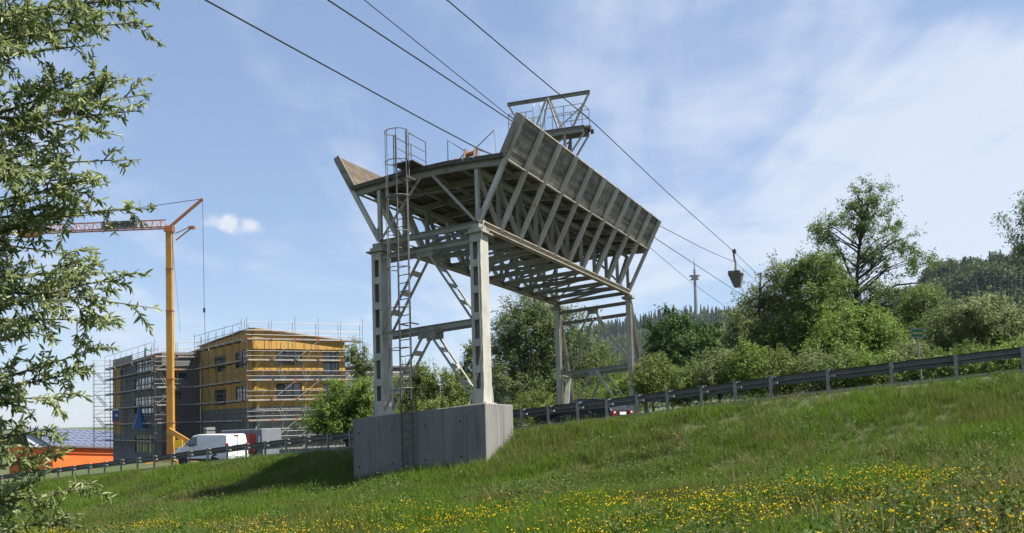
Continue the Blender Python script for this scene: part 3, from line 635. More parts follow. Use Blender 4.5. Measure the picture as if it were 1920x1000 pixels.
# ------------------------------------------------------------------ guardrail along the road
gpx = [-120,-60,0,28,56,82,109,136,166,196,227,258,289,322,355,389,426,461,497,536,574,615,656,698,741,785,830,878,928,977,1028,1082,1137,1194,1251,1314,1377,1444,1551,1670,1792,1918,2050]
gpts = [line_at_px(p_) for p_ in gpx]
gr = thing('guardrail', gpts[25]-np.array([0,0,RAILH]), 'long dark steel guardrail on posts following the road up the bank', 'guardrail')
prof = [(0.0,0.155),(-0.03,0.15),(-0.075,0.105),(-0.075,0.065),(0.0,0.02),(0.0,-0.02),(-0.075,-0.065),(-0.075,-0.105),(-0.03,-0.15),(0.0,-0.155)]
def gnorm(p):
    d = ((GX[:, :2]-p[:2])**2).sum(1); j = min(max(int(d.argmin()), 1), len(_sn)-2); n = _sn[j]; return np.array([n[0], n[1], 0.0])
for i, (a_, b_) in enumerate(zip(gpts[:-1], gpts[1:])):
    seg = []; ns = 4
    for f in np.linspace(0, 1, ns+1):
        px_ = gpx[i]+(gpx[i+1]-gpx[i])*f; p_ = line_at_px(px_); n_ = gnorm(p_); sag = 0.015*math.sin(i*2.1)*math.sin(math.pi*f)
        seg.append([p_+n_*(-0.20+q_[0])+bz*(-0.16+q_[1]+sag) for q_ in prof]+[p_+n_*(-0.204+q_[0])+bz*(-0.16+q_[1]*0.985+sag) for q_ in prof[::-1]])
    mb = MB(); k = len(seg[0]); vs_ = [v for r_ in seg for v in r_]
    fs = [(r_*k+j, r_*k+(j+1) % k, (r_+1)*k+(j+1) % k, (r_+1)*k+j) for r_ in range(ns) for j in range(k)]
    mb.add(vs_, fs).build('rail_beam', M['rail'], gr)
for i, p_ in enumerate(gpts):
    n_ = gnorm(p_); d_ = np.cross(n_, bz); z0 = p_[2]-RAILH-0.35; zt_ = p_[2]+0.01
    tlt = d_*random.uniform(-0.02, 0.02)
    po = MB().beam(np.array([p_[0], p_[1], z0]), np.array([p_[0], p_[1], zt_])+tlt, 0.10, 0.06, n_, 'U', tk=0.012).build('post', M['galv'], gr)
    # spacer between post and rail, its top bright in the sun
    c = p_+d_*(-0.10 if gpx[i] < 1500 else 0.0)
    MB().obox(p_-n_*0.10-bz*0.03+d_*0.0, n_*0.10, d_*0.05, bz*0.018).obox(p_-n_*0.06-bz*0.20-d_*0.12, n_*0.05, d_*0.10, bz*0.03).obox(p_-n_*0.02-bz*0.004, n_*0.05, d_*0.17, bz*0.01).build('spacer', M['galv'], gr) if gpx[i] < 1560 else MB().obox(p_-n_*0.12-bz*0.14, n_*0.09, d_*0.05, bz*0.05).build('spacer', M['galv'], gr)
# ------------------------------------------------------------------ building site beyond the road
BC = at(475, 787, 96.0); BC[2] = 0.0
e1 = np.array([math.sin(R_(56)), math.cos(R_(56)), 0.0]); e2 = np.array([-e1[1], e1[0], 0.0])
def Q(p, q, z): return BC+e1*p+e2*q+bz*z
ZG = -3.8
bld = thing('apartment_building', Q(5, 9, ZG), 'unfinished yellow sheathed apartment block behind scaffolding', 'building')
def face_coord(px, py, org, d, n):
    P = onplane(px, py, org, n); return float(np.dot(P-org, d)), float(P[2])
def rects_px(lst, org, d, n):
    out = []
    for x0, y0, x1, y1 in lst:
        xm, ym = (x0+x1)/2, (y0+y1)/2
        a_, _ = face_coord(x0, ym, org, d, n); b_, _ = face_coord(x1, ym, org, d, n); _, zt_ = face_coord(xm, y0, org, d, n); _, zb_ = face_coord(xm, y1, org, d, n)
        out.append((min(a_, b_), max(a_, b_), zb_, zt_))
    return out
def wall(org, d, n, x0, x1, z0, z1, opens, m, parent, th=0.28, ztop=None, name='wall'):
    """wall band in the plane through org along d, outward normal n, openings cut out; ztop: height at both ends"""
    xs = sorted({x0, x1}|{min(max(v, x0), x1) for o in opens for v in o[:2]}); zs = sorted({z0, z1}|{min(max(v, z0), z1) for o in opens for v in o[2:]})
    mb = MB()
    for a_, b_ in zip(xs[:-1], xs[1:]):
        for c_, e_ in zip(zs[:-1], zs[1:]):
            if b_-a_ < 1e-4 or e_-c_ < 1e-4: continue
            xm, zm = (a_+b_)/2, (c_+e_)/2
            if any(o[0] < xm < o[1] and o[2] < zm < o[3] for o in opens): continue
            zt0 = zt1 = e_
            if ztop is not None and abs(e_-z1) < 1e-6:
                f = lambda x: ztop[0]+(ztop[1]-ztop[0])*(x-x0)/(x1-x0); zt0, zt1 = f(a_), f(b_)
            o3 = lambda x, z, k: org+d*x+n*(-th*k)+bz*(z-org[2])
            mb.hexa([o3(a_, c_, 0), o3(b_, c_, 0), o3(b_, c_, 1), o3(a_, c_, 1), o3(a_, zt0, 0), o3(b_, zt1, 0), o3(b_, zt1, 1), o3(a_, zt0, 1)])
    return mb.build(name, m, parent)
def window(org, d, n, r, parent, cols=3, rows=1, rec=0.10):
    x0, x1, z0, z1 = r; o3 = lambda x, z, k: org+d*x-n*k+bz*(z-org[2]); fr = MB(); w = 0.07
    def bar(xa, xb, za, zb): fr.obox(o3((xa+xb)/2, (za+zb)/2, rec), d*(xb-xa)/2, n*0.04, bz*(zb-za)/2)
    bar(x0, x1, z0, z0+w); bar(x0, x1, z1-w, z1); bar(x0, x0+w, z0+w, z1-w); bar(x1-w, x1, z0+w, z1-w)
    for k in range(1, cols): xm = x0+(x1-x0)*k/cols; bar(xm-w*0.6, xm+w*0.6, z0+w, z1-w)
    for k in range(1, rows): zm = z0+(z1-z0)*k/rows; bar(x0+w, x1-w, zm-w*0.5, zm+w*0.5)
    f = fr.build('window', M['frame'], parent)
    for k in range(cols):
        xa, xb = x0+(x1-x0)*k/cols, x0+(x1-x0)*(k+1)/cols
        tz = random.uniform(-0.012, 0.012)
        MB().obox(o3((xa+xb)/2, (z0+z1)/2, rec+0.02), d*(xb-xa)/2*0.98+n*tz, n*0.006, bz*(z1-z0)/2*0.98).build('pane', M['glass'], f)
    return f
# --- sunny gable face (plane q = 0) and shaded long face (plane p = 0)
nF, nL = -e2, -e1
oF = Q(0, 0, 0); PW = 10.0
wF = rects_px([(518,655,566,684),(606,659.5,636,702),(518,719,566,747),(607,720,637,752)], oF, e1, nF)
ztF = (9.15, 8.05)
sc = 96/1800.0
zl = lambda y: (787.6-y)*sc
wall(oF, e1, nF, 0, PW, zl(703), 9.15, wF, M['osb'], bld, ztop=ztF)
wall(oF, e1, nF, 0, PW, zl(717), zl(703)-0.002, wF, M['plaster'], bld)
wall(oF, e1, nF, 0, PW, zl(763), zl(717)-0.002, wF, M['osb'], bld)
wall(oF, e1, nF, 0, PW, ZG, zl(763)-0.002, [], M['plaster'], bld)
# board joints on the sheathing
for r in wF: window(oF, e1, nF, r, bld, 3 if r[1]-r[0] > 2 else 2, 1 if r[3]-r[2] < 2 else 2)
for zz in (zl(634), zl(668), zl(740)): MB().obox(oF+e1*PW/2+nF*0.006+bz*zz, e1*PW/2, nF*0.006, bz*0.02).build('board_joint', M['dgrey'], bld)
for xx in (1.25, 2.5, 5.6, 6.9, 8.9): MB().obox(oF+e1*xx+nF*0.007+bz*(zl(703)+2.2), e1*0.012, nF*0.006, bz*2.15).build('board_joint', M['dgrey'], bld)
oL = Q(0, 0, 0); LW = 18.2
wL = rects_px([(402,667,424,697),(441,658,464,690),(402,731,424,760),(442,723,464,752)], oL, e2, nL)
wall(oL, e2, nL, 0.0, LW, 1.25, 9.15, wL, M['osb'], bld, ztop=(9.15, 8.6))
wall(oL, e2, nL, 0.0, LW, ZG, 1.248, [], M['dgrey'], bld)
for r in wL: window(oL, e2, nL, r, bld, 2, 2)
for zz in (4.1, 6.9): MB().obox(oL+e2*LW/2+nL*0.006+bz*zz, e2*LW/2, nL*0.006, bz*0.02).build('board_joint', M['dgrey'], bld)
# rear walls and roof sheet
MB().hexa([Q(0.3, 0.3, 8.55), Q(PW+0.6, 0.3, 7.45), Q(PW+0.6, LW+6, 7.2), Q(0.3, LW+6, 8.2), Q(0.3, 0.3, 8.75), Q(PW+0.6, 0.3, 7.65), Q(PW+0.6, LW+6, 7.4), Q(0.3, LW+6, 8.4)]).build('roof', M['roofgrey'], bld)
wall(Q(PW, 0.0, 0), e2, e1, 0.01, LW+6, ZG, 7.4, [], M['osb'], bld)
MB().beam(Q(-0.08, -0.08, 9.2), Q(-0.08, LW, 8.65), 0.45, 0.06).build('parapet_cap', M['dgrey'], bld)
MB().beam(Q(0.16, -0.08, 9.2), Q(PW+0.1, -0.08, 8.1), 0.45, 0.06).build('parapet_cap', M['osb'], bld)
# --- stair block projecting towards the road
PB = -4.3
oS = Q(PB, LW, 0)
wS = rects_px([(327,666,363,677),(325,700,350,712),(325,735,340,748)], oS, e1, nF)
wall(oS, e1, nF, 0, -PB-0.01, ZG, 8.0, wS, M['dgrey'], bld)
for r in wS: window(oS, e1, nF, r, bld, 2, 1)
oK = Q(PB, LW, 0); KW = 26.0
wK = rects_px([(254,674,288,700),(252,708,288,735),(252,744,288,776),(253,815,288,850)], oK, e2, nL)
wall(oK, e2, nL, 0.01, KW*0.80, ZG-5, 8.0, wK, M['dgrey'], bld, ztop=(8.0, 7.9))
wall(oK, e2, nL, KW*0.80, KW, -1.4, 7.9, [], M['osb'], bld)
wall(oK, e2, nL, KW*0.80, KW, ZG-5, -1.402, [], M['dgrey'], bld)
for r in wK: window(oK, e2, nL, r, bld, 3, 2)
MB().hexa([Q(PB+0.2, LW+0.2, 7.5), Q(3, LW+0.2, 7.5), Q(3, LW+KW, 7.4), Q(PB+0.2, LW+KW, 7.4), Q(PB+0.2, LW+0.2, 7.7), Q(3, LW+0.2, 7.7), Q(3, LW+KW, 7.6), Q(PB+0.2, LW+KW, 7.6)]).build('roof', M['roofgrey'], bld)
wall(Q(PB, LW+KW, 0), e1, e2, 0.0, 8, ZG-5, 7.9, [], M['dgrey'], bld)
MB().obox(Q(PB-0.06, LW+KW*0.76, 8.1), e2*KW*0.22, e1*0.03, bz*0.45).build('parapet_board', M['plaster'], bld)
# --- low grey wing to the right
lw = thing('low_annex', Q(15, 4, ZG), 'low grey annex to the right of the yellow block behind the bush', 'building')
wall(Q(PW+0.3, 2.5, 0), e1, nF, 0, 11, ZG, 5.4, rects_px([(668,727,690,745)], Q(PW+0.3, 2.5, 0), e1, nF), M['dgrey'], lw)
wall(Q(PW+11.3, 2.5, 0), e2, e1, 0.01, 8, ZG, 5.4, [], M['dgrey'], lw)
MB().obox(Q(PW+5.8, 6.5, 5.5), e1*5.7, e2*4.2, bz*0.09).build('roof', M['roofgrey'], lw)
for r in rects_px([(668,727,690,745)], Q(PW+0.3, 2.5, 0), e1, nF): window(Q(PW+0.3, 2.5, 0), e1, nF, r, lw, 2)
# --- scaffolding
def scaffold(org, d, n, x0, x1, nb, levels, ztop, label, orange=0.5, braces=(1,), lower=ZG, toe=True, ladderbay=None):
    """org on the wall face, n outward; one thing per run"""
    s_ = thing('scaffold', org+d*(x0+x1)/2+n*0.7+bz*(lower-org[2]), label, 'scaffold', 'scaffolding round the unfinished block')
    X = np.linspace(x0, x1, nb+1); o3 = lambda x, k, z: org+d*x+n*k+bz*(z-org[2])
    for x in X:
        for k in (0.32, 1.02): MB().tube([o3(x, k, lower), o3(x, k, ztop+random.uniform(-0.1, 0.5)*(k > 1))], 0.026, 5).build('standard', M['scaf'], s_)
        for z in levels: MB().tube([o3(x, 0.30, z-0.08), o3(x, 1.05, z-0.08)], 0.028, 5).build('transom', M['scaf'], s_)
    for z in levels:
        MB().tube([o3(x0-0.1, 1.02, z+1.0), o3(x1+0.1, 1.02, z+1.0)], (0.028 if z == max(levels) else 0.019), 5).build('guard_tube', M['scaf'], s_)
        MB().tube([o3(x0-0.1, 1.02, z+0.5), o3(x1+0.1, 1.02, z+0.5)], (0.028 if z == max(levels) else 0.019), 5).build('guard_tube', M['scaf'], s_)
        MB().tube([o3(x0-0.1, 0.32, z+0.98), o3(x1+0.1, 0.32, z+0.98)], 0.02, 5).build('ledger', M['scaf'], s_)
        for a_, b_ in zip(X[:-1], X[1:]):
            MB().obox(o3((a_+b_)/2, 0.66, z), d*((b_-a_)/2-0.04), n*0.31, bz*0.03).build('deck_board', M['deckwood'], s_)
            if toe:
                MB().obox(o3((a_+b_)/2, 1.06, z+0.10), d*((b_-a_)/2-0.22), n*0.015, bz*0.07).build('toe_board', M['toe'], s_)
                for e in (a_+0.13, b_-0.13):
                    if random.random() < orange: MB().obox(o3(e, 1.06, z+0.10), d*0.09, n*0.016, bz*0.09).build('toe_board_end', M['toe_o'], s_)
    zt2 = max(levels)+1.75; MB().tube([o3(x0-0.1, 1.02, zt2), o3(x1+0.1, 1.02, zt2)], 0.026, 5).build('guard_tube', M['scaf'], s_)
    lv = sorted(levels)
    for bi in braces:
        for j, (za, zb) in enumerate(zip(lv[:-1], lv[1:])):
            if j % 2 == 0: MB().tube([o3(X[bi], 1.1, za+0.1), o3(X[bi+1], 1.1, zb)], 0.024, 5).build('diagonal_brace', M['toe'], s_)
            else: MB().tube([o3(X[bi]+0.3, 0.9, zb-0.05), o3(X[bi]+1.3, 0.5, za+0.1)], 0.05, 5).tube([o3(X[bi]+0.6, 0.9, zb-0.05), o3(X[bi]+1.6, 0.5, za+0.1)], 0.05, 5).build('stair_ladder', M['toe'], s_)
    return s_
LV = [-2.2, -0.15, 1.85, 3.85, 5.85, 7.95]
scaffold(oF, e1, nF, -0.9, 11.6, 5, LV, 9.9, 'scaffold of the sunny yellow gable face, white toe boards', 0.7, (1, 2))
scaffold(oL, e2, nL, 0.3, LW-1.4, 6, LV, 9.6, 'scaffold along the shaded yellow face between the two blocks', 0.35, (3,))
scaffold(oS, e1, nF, -1.0, 3.9, 2, LV[:-1]+[7.3], 9.0, 'narrow scaffold right behind the crane mast', 0.6, (0,))
scaffold(oK, e2, nL, 0.4, KW, 8, LV[:-1]+[7.3], 8.7, 'scaffold along the dark grey face left of the crane mast', 0.2, (2, 5))
scaffold(Q(PB-1.2, LW+KW, 0), e1, e2, -1.1, 4.0, 2, [-2.2, -0.6, 0.9, 2.4, 3.9, 5.4, 6.9], 8.4, 'scaffold tower at the far left end of the block', 0.1, (0,), toe=False)
scaffold(Q(PW+1.8, 2.2, 0), e1, nF, 0, 9.0, 3, [-0.15, 1.85, 3.85], 6.2, 'scaffold of the low annex half hidden by bush and column', 0.7, (0,))
# --- blue tarpaulin cone and banner on the grey face
c_ = onplane(262, 757, oK+nL*1.25, nL)
dn = 2.9
mbt = MB(); ang = [(-0.95,0),(-0.5,-0.45),(0.5,-0.45),(1.05,0.0),(0.4,0.5),(-0.45,0.5)]
mbt.add([c_]+[c_-bz*dn+np.array([1.0,0,0])*a_*1.0+np.array([0,1.0,0])*b_ for a_, b_ in ang]+[c_-bz*dn*0.45+np.array([1.0,0,0])*a_*0.36+np.array([0,1.0,0])*b_*0.4 for a_, b_ in ang], [(0, 7+i, 7+(i+1) % 6) for i in range(6)]+[(7+i, 1+i, 1+(i+1) % 6, 7+(i+1) % 6) for i in range(6)]+[(6,5,4,3,2,1)])
tag(mbt.build('tarpaulin', M['blue']), 'blue tarpaulin hanging as a cone on the grey facade', 'tarpaulin')
c_ = onplane(217, 779, oK+nL*1.20, nL)
bn = thing('site_banner', c_-bz*0.7, 'blue and red banner box on the scaffold at the far left', 'banner')
bx_ = nz(np.array([1.0, -0.15, 0])); by_ = np.array([0.15, 1.0, 0])
MB().obox(c_, bx_*0.46, by_*0.05, bz*0.62).build('panel', M['blue'], bn); MB().obox(c_-bz*0.75, bx_*0.46, by_*0.05, bz*0.12).build('stripe', M['red'], bn); MB().obox(c_+bz*0.72, bx_*0.46, by_*0.06, bz*0.08).build('stripe', M['white'], bn)
MB().cyl(c_-by_*0.04+bx_*0.15, c_-by_*0.07+bx_*0.15, 0.16, 12).build('emblem', M['white'], bn)
# --- two workers
M['teal'] = mat('teal_shirt', (0.05,0.20,0.17), rough=0.9); M['bluesh'] = mat('light_blue_shirt', (0.12,0.25,0.36), rough=0.9)
M['skin'] = mat('skin', (0.45,0.27,0.19), rough=0.6); M['trous'] = mat('dark_trousers', (0.04,0.04,0.05), rough=0.9); M['hair'] = mat('dark_hair', (0.03,0.022,0.018), rough=0.9)
def person(foot, face, label, shirt, lean):
    """one continuous skinned body; f forward, s sideways"""
    t_ = thing('person', foot, label, 'person', None)
    f = np.array([math.sin(face), math.cos(face), 0]); s = np.array([f[1], -f[0], 0])
    J = {}; V = []; Rr = []; E = []
    def j(nm, a_, b_, z, r, par=None):
        p_ = s*a_+f*b_+bz*z; J[nm] = len(V); V.append(tuple(p_)); Rr.append(r)
        if par: E.append((J[par], J[nm]))
    l = lean
    j('pelvis', 0, 0, 0.95, 0.145); j('waist', 0, l*0.3, 1.10, 0.125, 'pelvis'); j('chest', 0, l*0.7, 1.32, 0.16, 'waist'); j('neck', 0, l, 1.50, 0.06, 'chest'); j('head', 0, l+0.02, 1.62, 0.095, 'neck'); j('crown', 0, l+0.02, 1.73, 0.075, 'head')
    for sd_, n_ in ((-1, 'l'), (1, 'r')):
        j('sh'+n_, sd_*0.19, l*0.8, 1.42, 0.07, 'chest'); j('el'+n_, sd_*0.27, l+0.14, 1.16, 0.05, 'sh'+n_); j('wr'+n_, sd_*0.20, l+0.38, 1.10, 0.035, 'el'+n_); j('ha'+n_, sd_*0.18, l+0.48, 1.10, 0.03, 'wr'+n_)
        j('hip'+n_, sd_*0.10, 0, 0.88, 0.10, 'pelvis'); j('kn'+n_, sd_*0.12, 0.05, 0.49, 0.07, 'hip'+n_); j('an'+n_, sd_*0.12, -0.02, 0.09, 0.05, 'kn'+n_); j('to'+n_, sd_*0.13, 0.14, 0.04, 0.04, 'an'+n_)
    me = bpy.data.meshes.new('body'); me.from_pydata(V, E, []); o = bpy.data.objects.new('body', me); COL.objects.link(o); o.parent = t_
    sk = o.modifiers.new('skin', 'SKIN'); sk.use_smooth_shade = True
    for i, sv_ in enumerate(me.skin_vertices[0].data): sv_.radius = (Rr[i], Rr[i]*0.85); sv_.use_root = (i == 0)
    sb = o.modifiers.new('sub', 'SUBSURF'); sb.levels = 1; sb.render_levels = 1
    m_ = bpy.data.materials.new('clothed_body'); m_.use_nodes = True; nt = m_.node_tree; tcn = nt.nodes.new('ShaderNodeTexCoord'); sp = nt.nodes.new('ShaderNodeSeparateXYZ'); nt.links.new(tcn.outputs['Object'], sp.inputs[0])
    rp = nt.nodes.new('ShaderNodeValToRGB'); rp.color_ramp.interpolation = 'CONSTANT'; dv = nt.nodes.new('ShaderNodeMath'); dv.operation = 'DIVIDE'; dv.inputs[1].default_value = 2.0; nt.links.new(sp.outputs[2], dv.inputs[0]); nt.links.new(dv.outputs[0], rp.inputs[0])
    el = rp.color_ramp.elements; el[0].position = 0; el[0].color = (0.04,0.04,0.05,1); el[1].position = 0.475; el[1].color = (*shirt, 1)
    for p_, c2 in ((0.745, (0.45,0.27,0.19,1)), (0.845, (0.03,0.022,0.018,1))): q_ = el.new(p_); q_.color = c2
    nt.links.new(rp.outputs[0], nt.nodes['Principled BSDF'].inputs[0]); nt.nodes['Principled BSDF'].inputs['Roughness'].default_value = 0.9
    me.materials.append(m_)
pf = onplane(272, 679, oK+nL*0.66, nL); pf[2] = 7.335
person(pf, math.atan2(e1[0], e1[1])+0.5, 'worker in a green shirt bending on top of the scaffold', (0.05,0.22,0.18), 0.16)
pf = onplane(228, 712, oK+nL*0.66, nL); pf[2] = 5.885
person(pf, math.atan2(e1[0], e1[1])-0.4, 'worker in a blue shirt at the far left of the scaffold', (0.10,0.25,0.36), 0.05)
# --- stack of slabs beside the building
c_ = at(393, 830, 91.0); st0 = thing('slab_stack', (c_[0], c_[1], ZG), 'stack of grey slabs on pallets behind the white van', 'slab stack')
for k in range(9):
    o_ = (random.uniform(-0.04, 0.04), random.uniform(-0.04, 0.04))
    MB().obox((c_[0]+o_[0], c_[1]+o_[1], ZG+0.2+k*0.36), e1*0.42, e2*0.5, bz*0.13).build('slab', M['plaster'], st0)
    MB().obox((c_[0]+o_[0], c_[1]+o_[1], ZG+0.02+k*0.36), e1*0.36, e2*0.42, bz*0.05).build('pallet_board', M['deckwood'], st0)

# ------------------------------------------------------------------ tower crane
CY_ = 88.0
cb = at(319, 845, CY_); ctop = at(317.5, 432, CY_); cb = np.array([ctop[0], ctop[1], ZG])
cr = thing('tower_crane', cb, 'yellow self-erecting tower crane beside the unfinished block', 'crane')
X1 = np.array([1.0, 0, 0]); Y1 = np.array([0, 1.0, 0]); ppm = 1800/CY_
mz = [ZG+0.6, 0.0, 4.0, 10.3, 14.2, ctop[2]-0.1]
for k, (za, zb) in enumerate(zip(mz[:-1], mz[1:])):
    w = 0.29-0.008*k
    MB().obox((cb[0], cb[1], (za+zb)/2), X1*w, Y1*w, bz*((zb-za)/2-0.01)).build('mast_section', M['crane'], cr)
    MB().obox((cb[0], cb[1], zb-0.05), X1*(w+0.04), Y1*(w+0.04), bz*0.05).build('mast_collar', M['crane_o'], cr)
MB().obox((cb[0], cb[1], ctop[2]+0.1), X1*0.40, Y1*0.32, bz*0.28).build('slewing_head', M['crane_o'], cr)
pv = ctop+bz*0.35
tip = at(380, 373, CY_)
MB().beam(pv+X1*0.1, tip, 0.22, 0.22).build('strut_mast', M['crane_o'], cr)
c2 = at(360, 427, CY_); MB().beam(pv+X1*0.6-bz*1.3, c2, 0.10, 0.10).beam(pv+X1*0.5-bz*0.7, c2+bz*0.15, 0.07, 0.07).obox(c2, X1*0.28, Y1*0.2, bz*0.13).build('counter_strut', M['crane_o'], cr)
MB().tube([tip, at(383, 580, CY_), at(385, 640, CY_), at(384, 838, CY_)], 0.022, 5).build('stay_rope', M['rope'], cr)
bl0 = at(383, 582, CY_); MB().obox(bl0, X1*0.08, Y1*0.08, bz*0.2).build('rope_block', M['rope'], cr)
MB().tube([at(323, 450, CY_), at(338, 625, CY_)], 0.012, 4).build('stay_rope', M['rope'], cr)
# jib to the left: triangular lattice
j0 = ctop+np.array([-0.3, 0, 0.25]); jl = 21.0; jd = np.array([-1.0, 0.06, 0.0]); jd = nz(jd); js = np.cross(bz, jd)
jb = MB()
for e in (-0.42, 0.42): jb.beam(j0+js*e, j0+jd*jl+js*e, 0.11, 0.11)
jb.beam(j0+bz*0.72, j0+jd*jl+bz*0.72, 0.10, 0.10)
jo = jb.build('jib', M['crane_o'], cr)
nl = 26
for k in range(nl):
    a_ = j0+jd*jl*k/nl; b_ = j0+jd*jl*(k+0.5)/nl; c2 = j0+jd*jl*(k+1)/nl
    lm = MB()
    for e in (-0.42, 0.42): lm.beam(a_+js*e, b_+bz*0.72, 0.05, 0.05).beam(b_+bz*0.72, c2+js*e, 0.05, 0.05)
    lm.build('lattice', M['crane_o'], jo)
MB().obox(j0+jd*13.0-bz*0.15, jd*0.9, js*0.5, bz*0.2).build('trolley', M['crane_o'], cr)
MB().tube([tip, j0+jd*14+bz*0.85], 0.03, 5).build('pendant_rope', M['rope'], cr)
MB().tube([j0+jd*13.2-bz*0.3, j0+jd*13.2-bz*6.0], 0.02, 4).obox(j0+jd*13.2-bz*6.2, X1*0.12, Y1*0.12, bz*0.25).build('hook_rope', M['rope'], cr)
# lettering board on the jib
lp = j0+jd*4.2-js*-0.0
nrm = js if np.dot(js, -lp) > 0 else -js
brd = lp+nrm*0.50+bz*0.36
MB().obox(brd, jd*1.75, nrm*0.02, bz*0.34).build('name_board', M['toe'], cr)
tx = bpy.data.curves.new('lettering', 'FONT'); tx.body = 'LIEBHERR'; tx.size = 0.72; tx.align_x = 'CENTER'; tx.align_y = 'CENTER'; tx.extrude = 0.008; tx.offset = 0.022
txo = bpy.data.objects.new('lettering', tx); COL.objects.link(txo)
dg = bpy.context.evaluated_depsgraph_get(); tme = bpy.data.meshes.new_from_object(txo.evaluated_get(dg)); bpy.data.objects.remove(txo)
tme.materials.clear(); tme.materials.append(M['black']); lo = bpy.data.objects.new('lettering', tme); COL.objects.link(lo); lo.parent = cr
rx = -jd if np.dot(-jd, X1) > 0 else jd
lo.matrix_local = Matrix(((rx[0], 0, nrm[0], 0), (rx[1], 0, nrm[1], 0), (rx[2], 1, nrm[2], 0), (0,0,0,1)))
lo.location = tuple(brd+nrm*0.03-wloc(cr))
# undercarriage, ballast and cabinet
MB().box(cb[0]-0.9, cb[0]+0.9, cb[1]-0.9, cb[1]+0.9, ZG+0.25, ZG+0.65).beam((cb[0]-0.1, cb[1]-0.4, ZG+3.1), (cb[0]+2.7, cb[1]-0.6, ZG+1.4), 0.25, 0.45).build('undercarriage', M['crane'], cr)
for a_ in range(4):
    t_ = a_*math.pi/2+0.6; MB().beam((cb[0], cb[1], ZG+0.45), (cb[0]+2.3*math.cos(t_), cb[1]+2.3*math.sin(t_), ZG+0.2), 0.2, 0.22).build('outrigger', M['crane'], cr)
k0 = at(336.5, 833, CY_-0.5); MB().obox(k0, X1*0.36, Y1*0.3, bz*0.36).build('cabinet', mat('cabinet_yellow', (0.75,0.48,0.03), rough=0.5), cr)

# ------------------------------------------------------------------ orange hall with solar roof
a0, a1_ = at(97, 836, 150.0), at(222, 839.5, 160.0)
r0_ = at(39, 801.5, 161.0); r1_ = a1_+(r0_-a0)
hall = thing('orange_hall', ((a0[0]+a1_[0])/2, (a0[1]+a1_[1])/2, -9.2), 'low orange hall with a solar panel roof left of the site', 'building')
hd_ = nz(a1_-a0); hb_ = nz(np.array([-hd_[1], hd_[0], 0]))
zb = -9.4
def dz_(p_, z): return np.array([p_[0], p_[1], z])
w0, w1 = a0+hd_*0.5+hb_*0.5, a1_+hb_*0.5+hd_*6
MB().hexa([dz_(w0, zb), dz_(w1, zb), dz_(w1+hb_*12, zb), dz_(w0+hb_*12, zb), dz_(w0, a0[2]-0.15), dz_(w1, a1_[2]-0.2), dz_(w1+hb_*12, a1_[2]-0.2), dz_(w0+hb_*12, a0[2]-0.15)]).build('wall', M['orange'], hall)
r1x = r1_+hd_*6; a1x = a1_+hd_*6
bk0, bk1 = a0+(r0_-a0)*2, a1x+(r1x-a1x)*2; bk0[2] = a0[2]; bk1[2] = a1x[2]
nr = nz(np.cross(a1x-a0, r0_-a0)); nr = nr if nr[2] > 0 else -nr
MB().plate([a0, a1x, r1x, r0_], 0.10, nr).plate([r0_, r1x, bk1, bk0], 0.10, nz(np.cross(r1x-r0_, bk0-r0_))).build('roof', M['roofgrey'], hall)
MB().plate([dz_(w0, a0[2]-0.2), dz_(w0+hb_*6, a0[2]-0.2), r0_-bz*0.1+hd_*0.6], 0.2, hd_).build('gable', mat('pale_gable', (0.42,0.45,0.46), rough=0.8), hall)
MB().beam(a0-bz*0.12-hb_*0.1, a1x-bz*0.12-hb_*0.1, 0.14, 0.12).build('gutter', M['roofgrey'], hall)
MB().beam(a0+nr*0.06, r0_+nr*0.06, 0.14, 0.14).build('verge_board', M['galv'], hall)
rows, cols = 6, 13
for i in range(rows):
    for j in range(cols):
        def rp_(f, g): 
            lo2 = a0+(a1x-a0)*f; hi2 = r0_+(r1x-r0_)*f; return lo2+(hi2-lo2)*g
        f0, f1, g0, g1 = 0.015+0.97*j/cols, 0.015+0.97*(j+1)/cols-0.004, 0.04+0.93*i/rows, 0.05+0.92*(i+1)/rows-0.012
        po = MB().plate([rp_(f0, g0)+nr*0.12, rp_(f1, g0)+nr*0.12, rp_(f1, g1)+nr*0.12, rp_(f0, g1)+nr*0.12], 0.05, nr).build('solar_panel', M['solar_f'], hall)
        e = 0.006; MB().plate([rp_(f0+e, g0+0.012)+nr*0.15, rp_(f1-e, g0+0.012)+nr*0.15, rp_(f1-e, g1-0.012)+nr*0.15, rp_(f0+e, g1-0.012)+nr*0.15], 0.02, nr).build('cell', M['solar'], po)

# ------------------------------------------------------------------ vehicles
def profile_body(prof, mats, name, parent, inset=0.0):
    """prof: list of (x, z, halfwidth) going round the side outline"""
    n = len(prof); v = [(x, -w, z) for x, z, w in prof]+[(x, w, z) for x, z, w in prof]
    f = [tuple(range(n)), tuple(reversed(range(n, 2*n)))]+[(i, n+i, n+(i+1) % n, (i+1) % n) for i in range(n)]
    o = MB().add(v, f).build(name, mats, parent, local=True)
    bv = o.modifiers.new('bevel', 'BEVEL'); bv.width = 0.05; bv.segments = 2; bv.limit_method = 'ANGLE'; bv.angle_limit = R_(25)
    return o
def wheel(x, y, r, parent, rim=M['galv']):
    s = 1 if y > 0 else -1
    w = MB().cyl((x, y-0.10*s, r), (x, y+0.02*s, r), r, 18).build('wheel', M['black'], parent, local=True)
    MB().cyl((x, y+0.005*s, r), (x, y+0.03*s, r), r*0.62, 14).build('rim', rim, w, local=True)
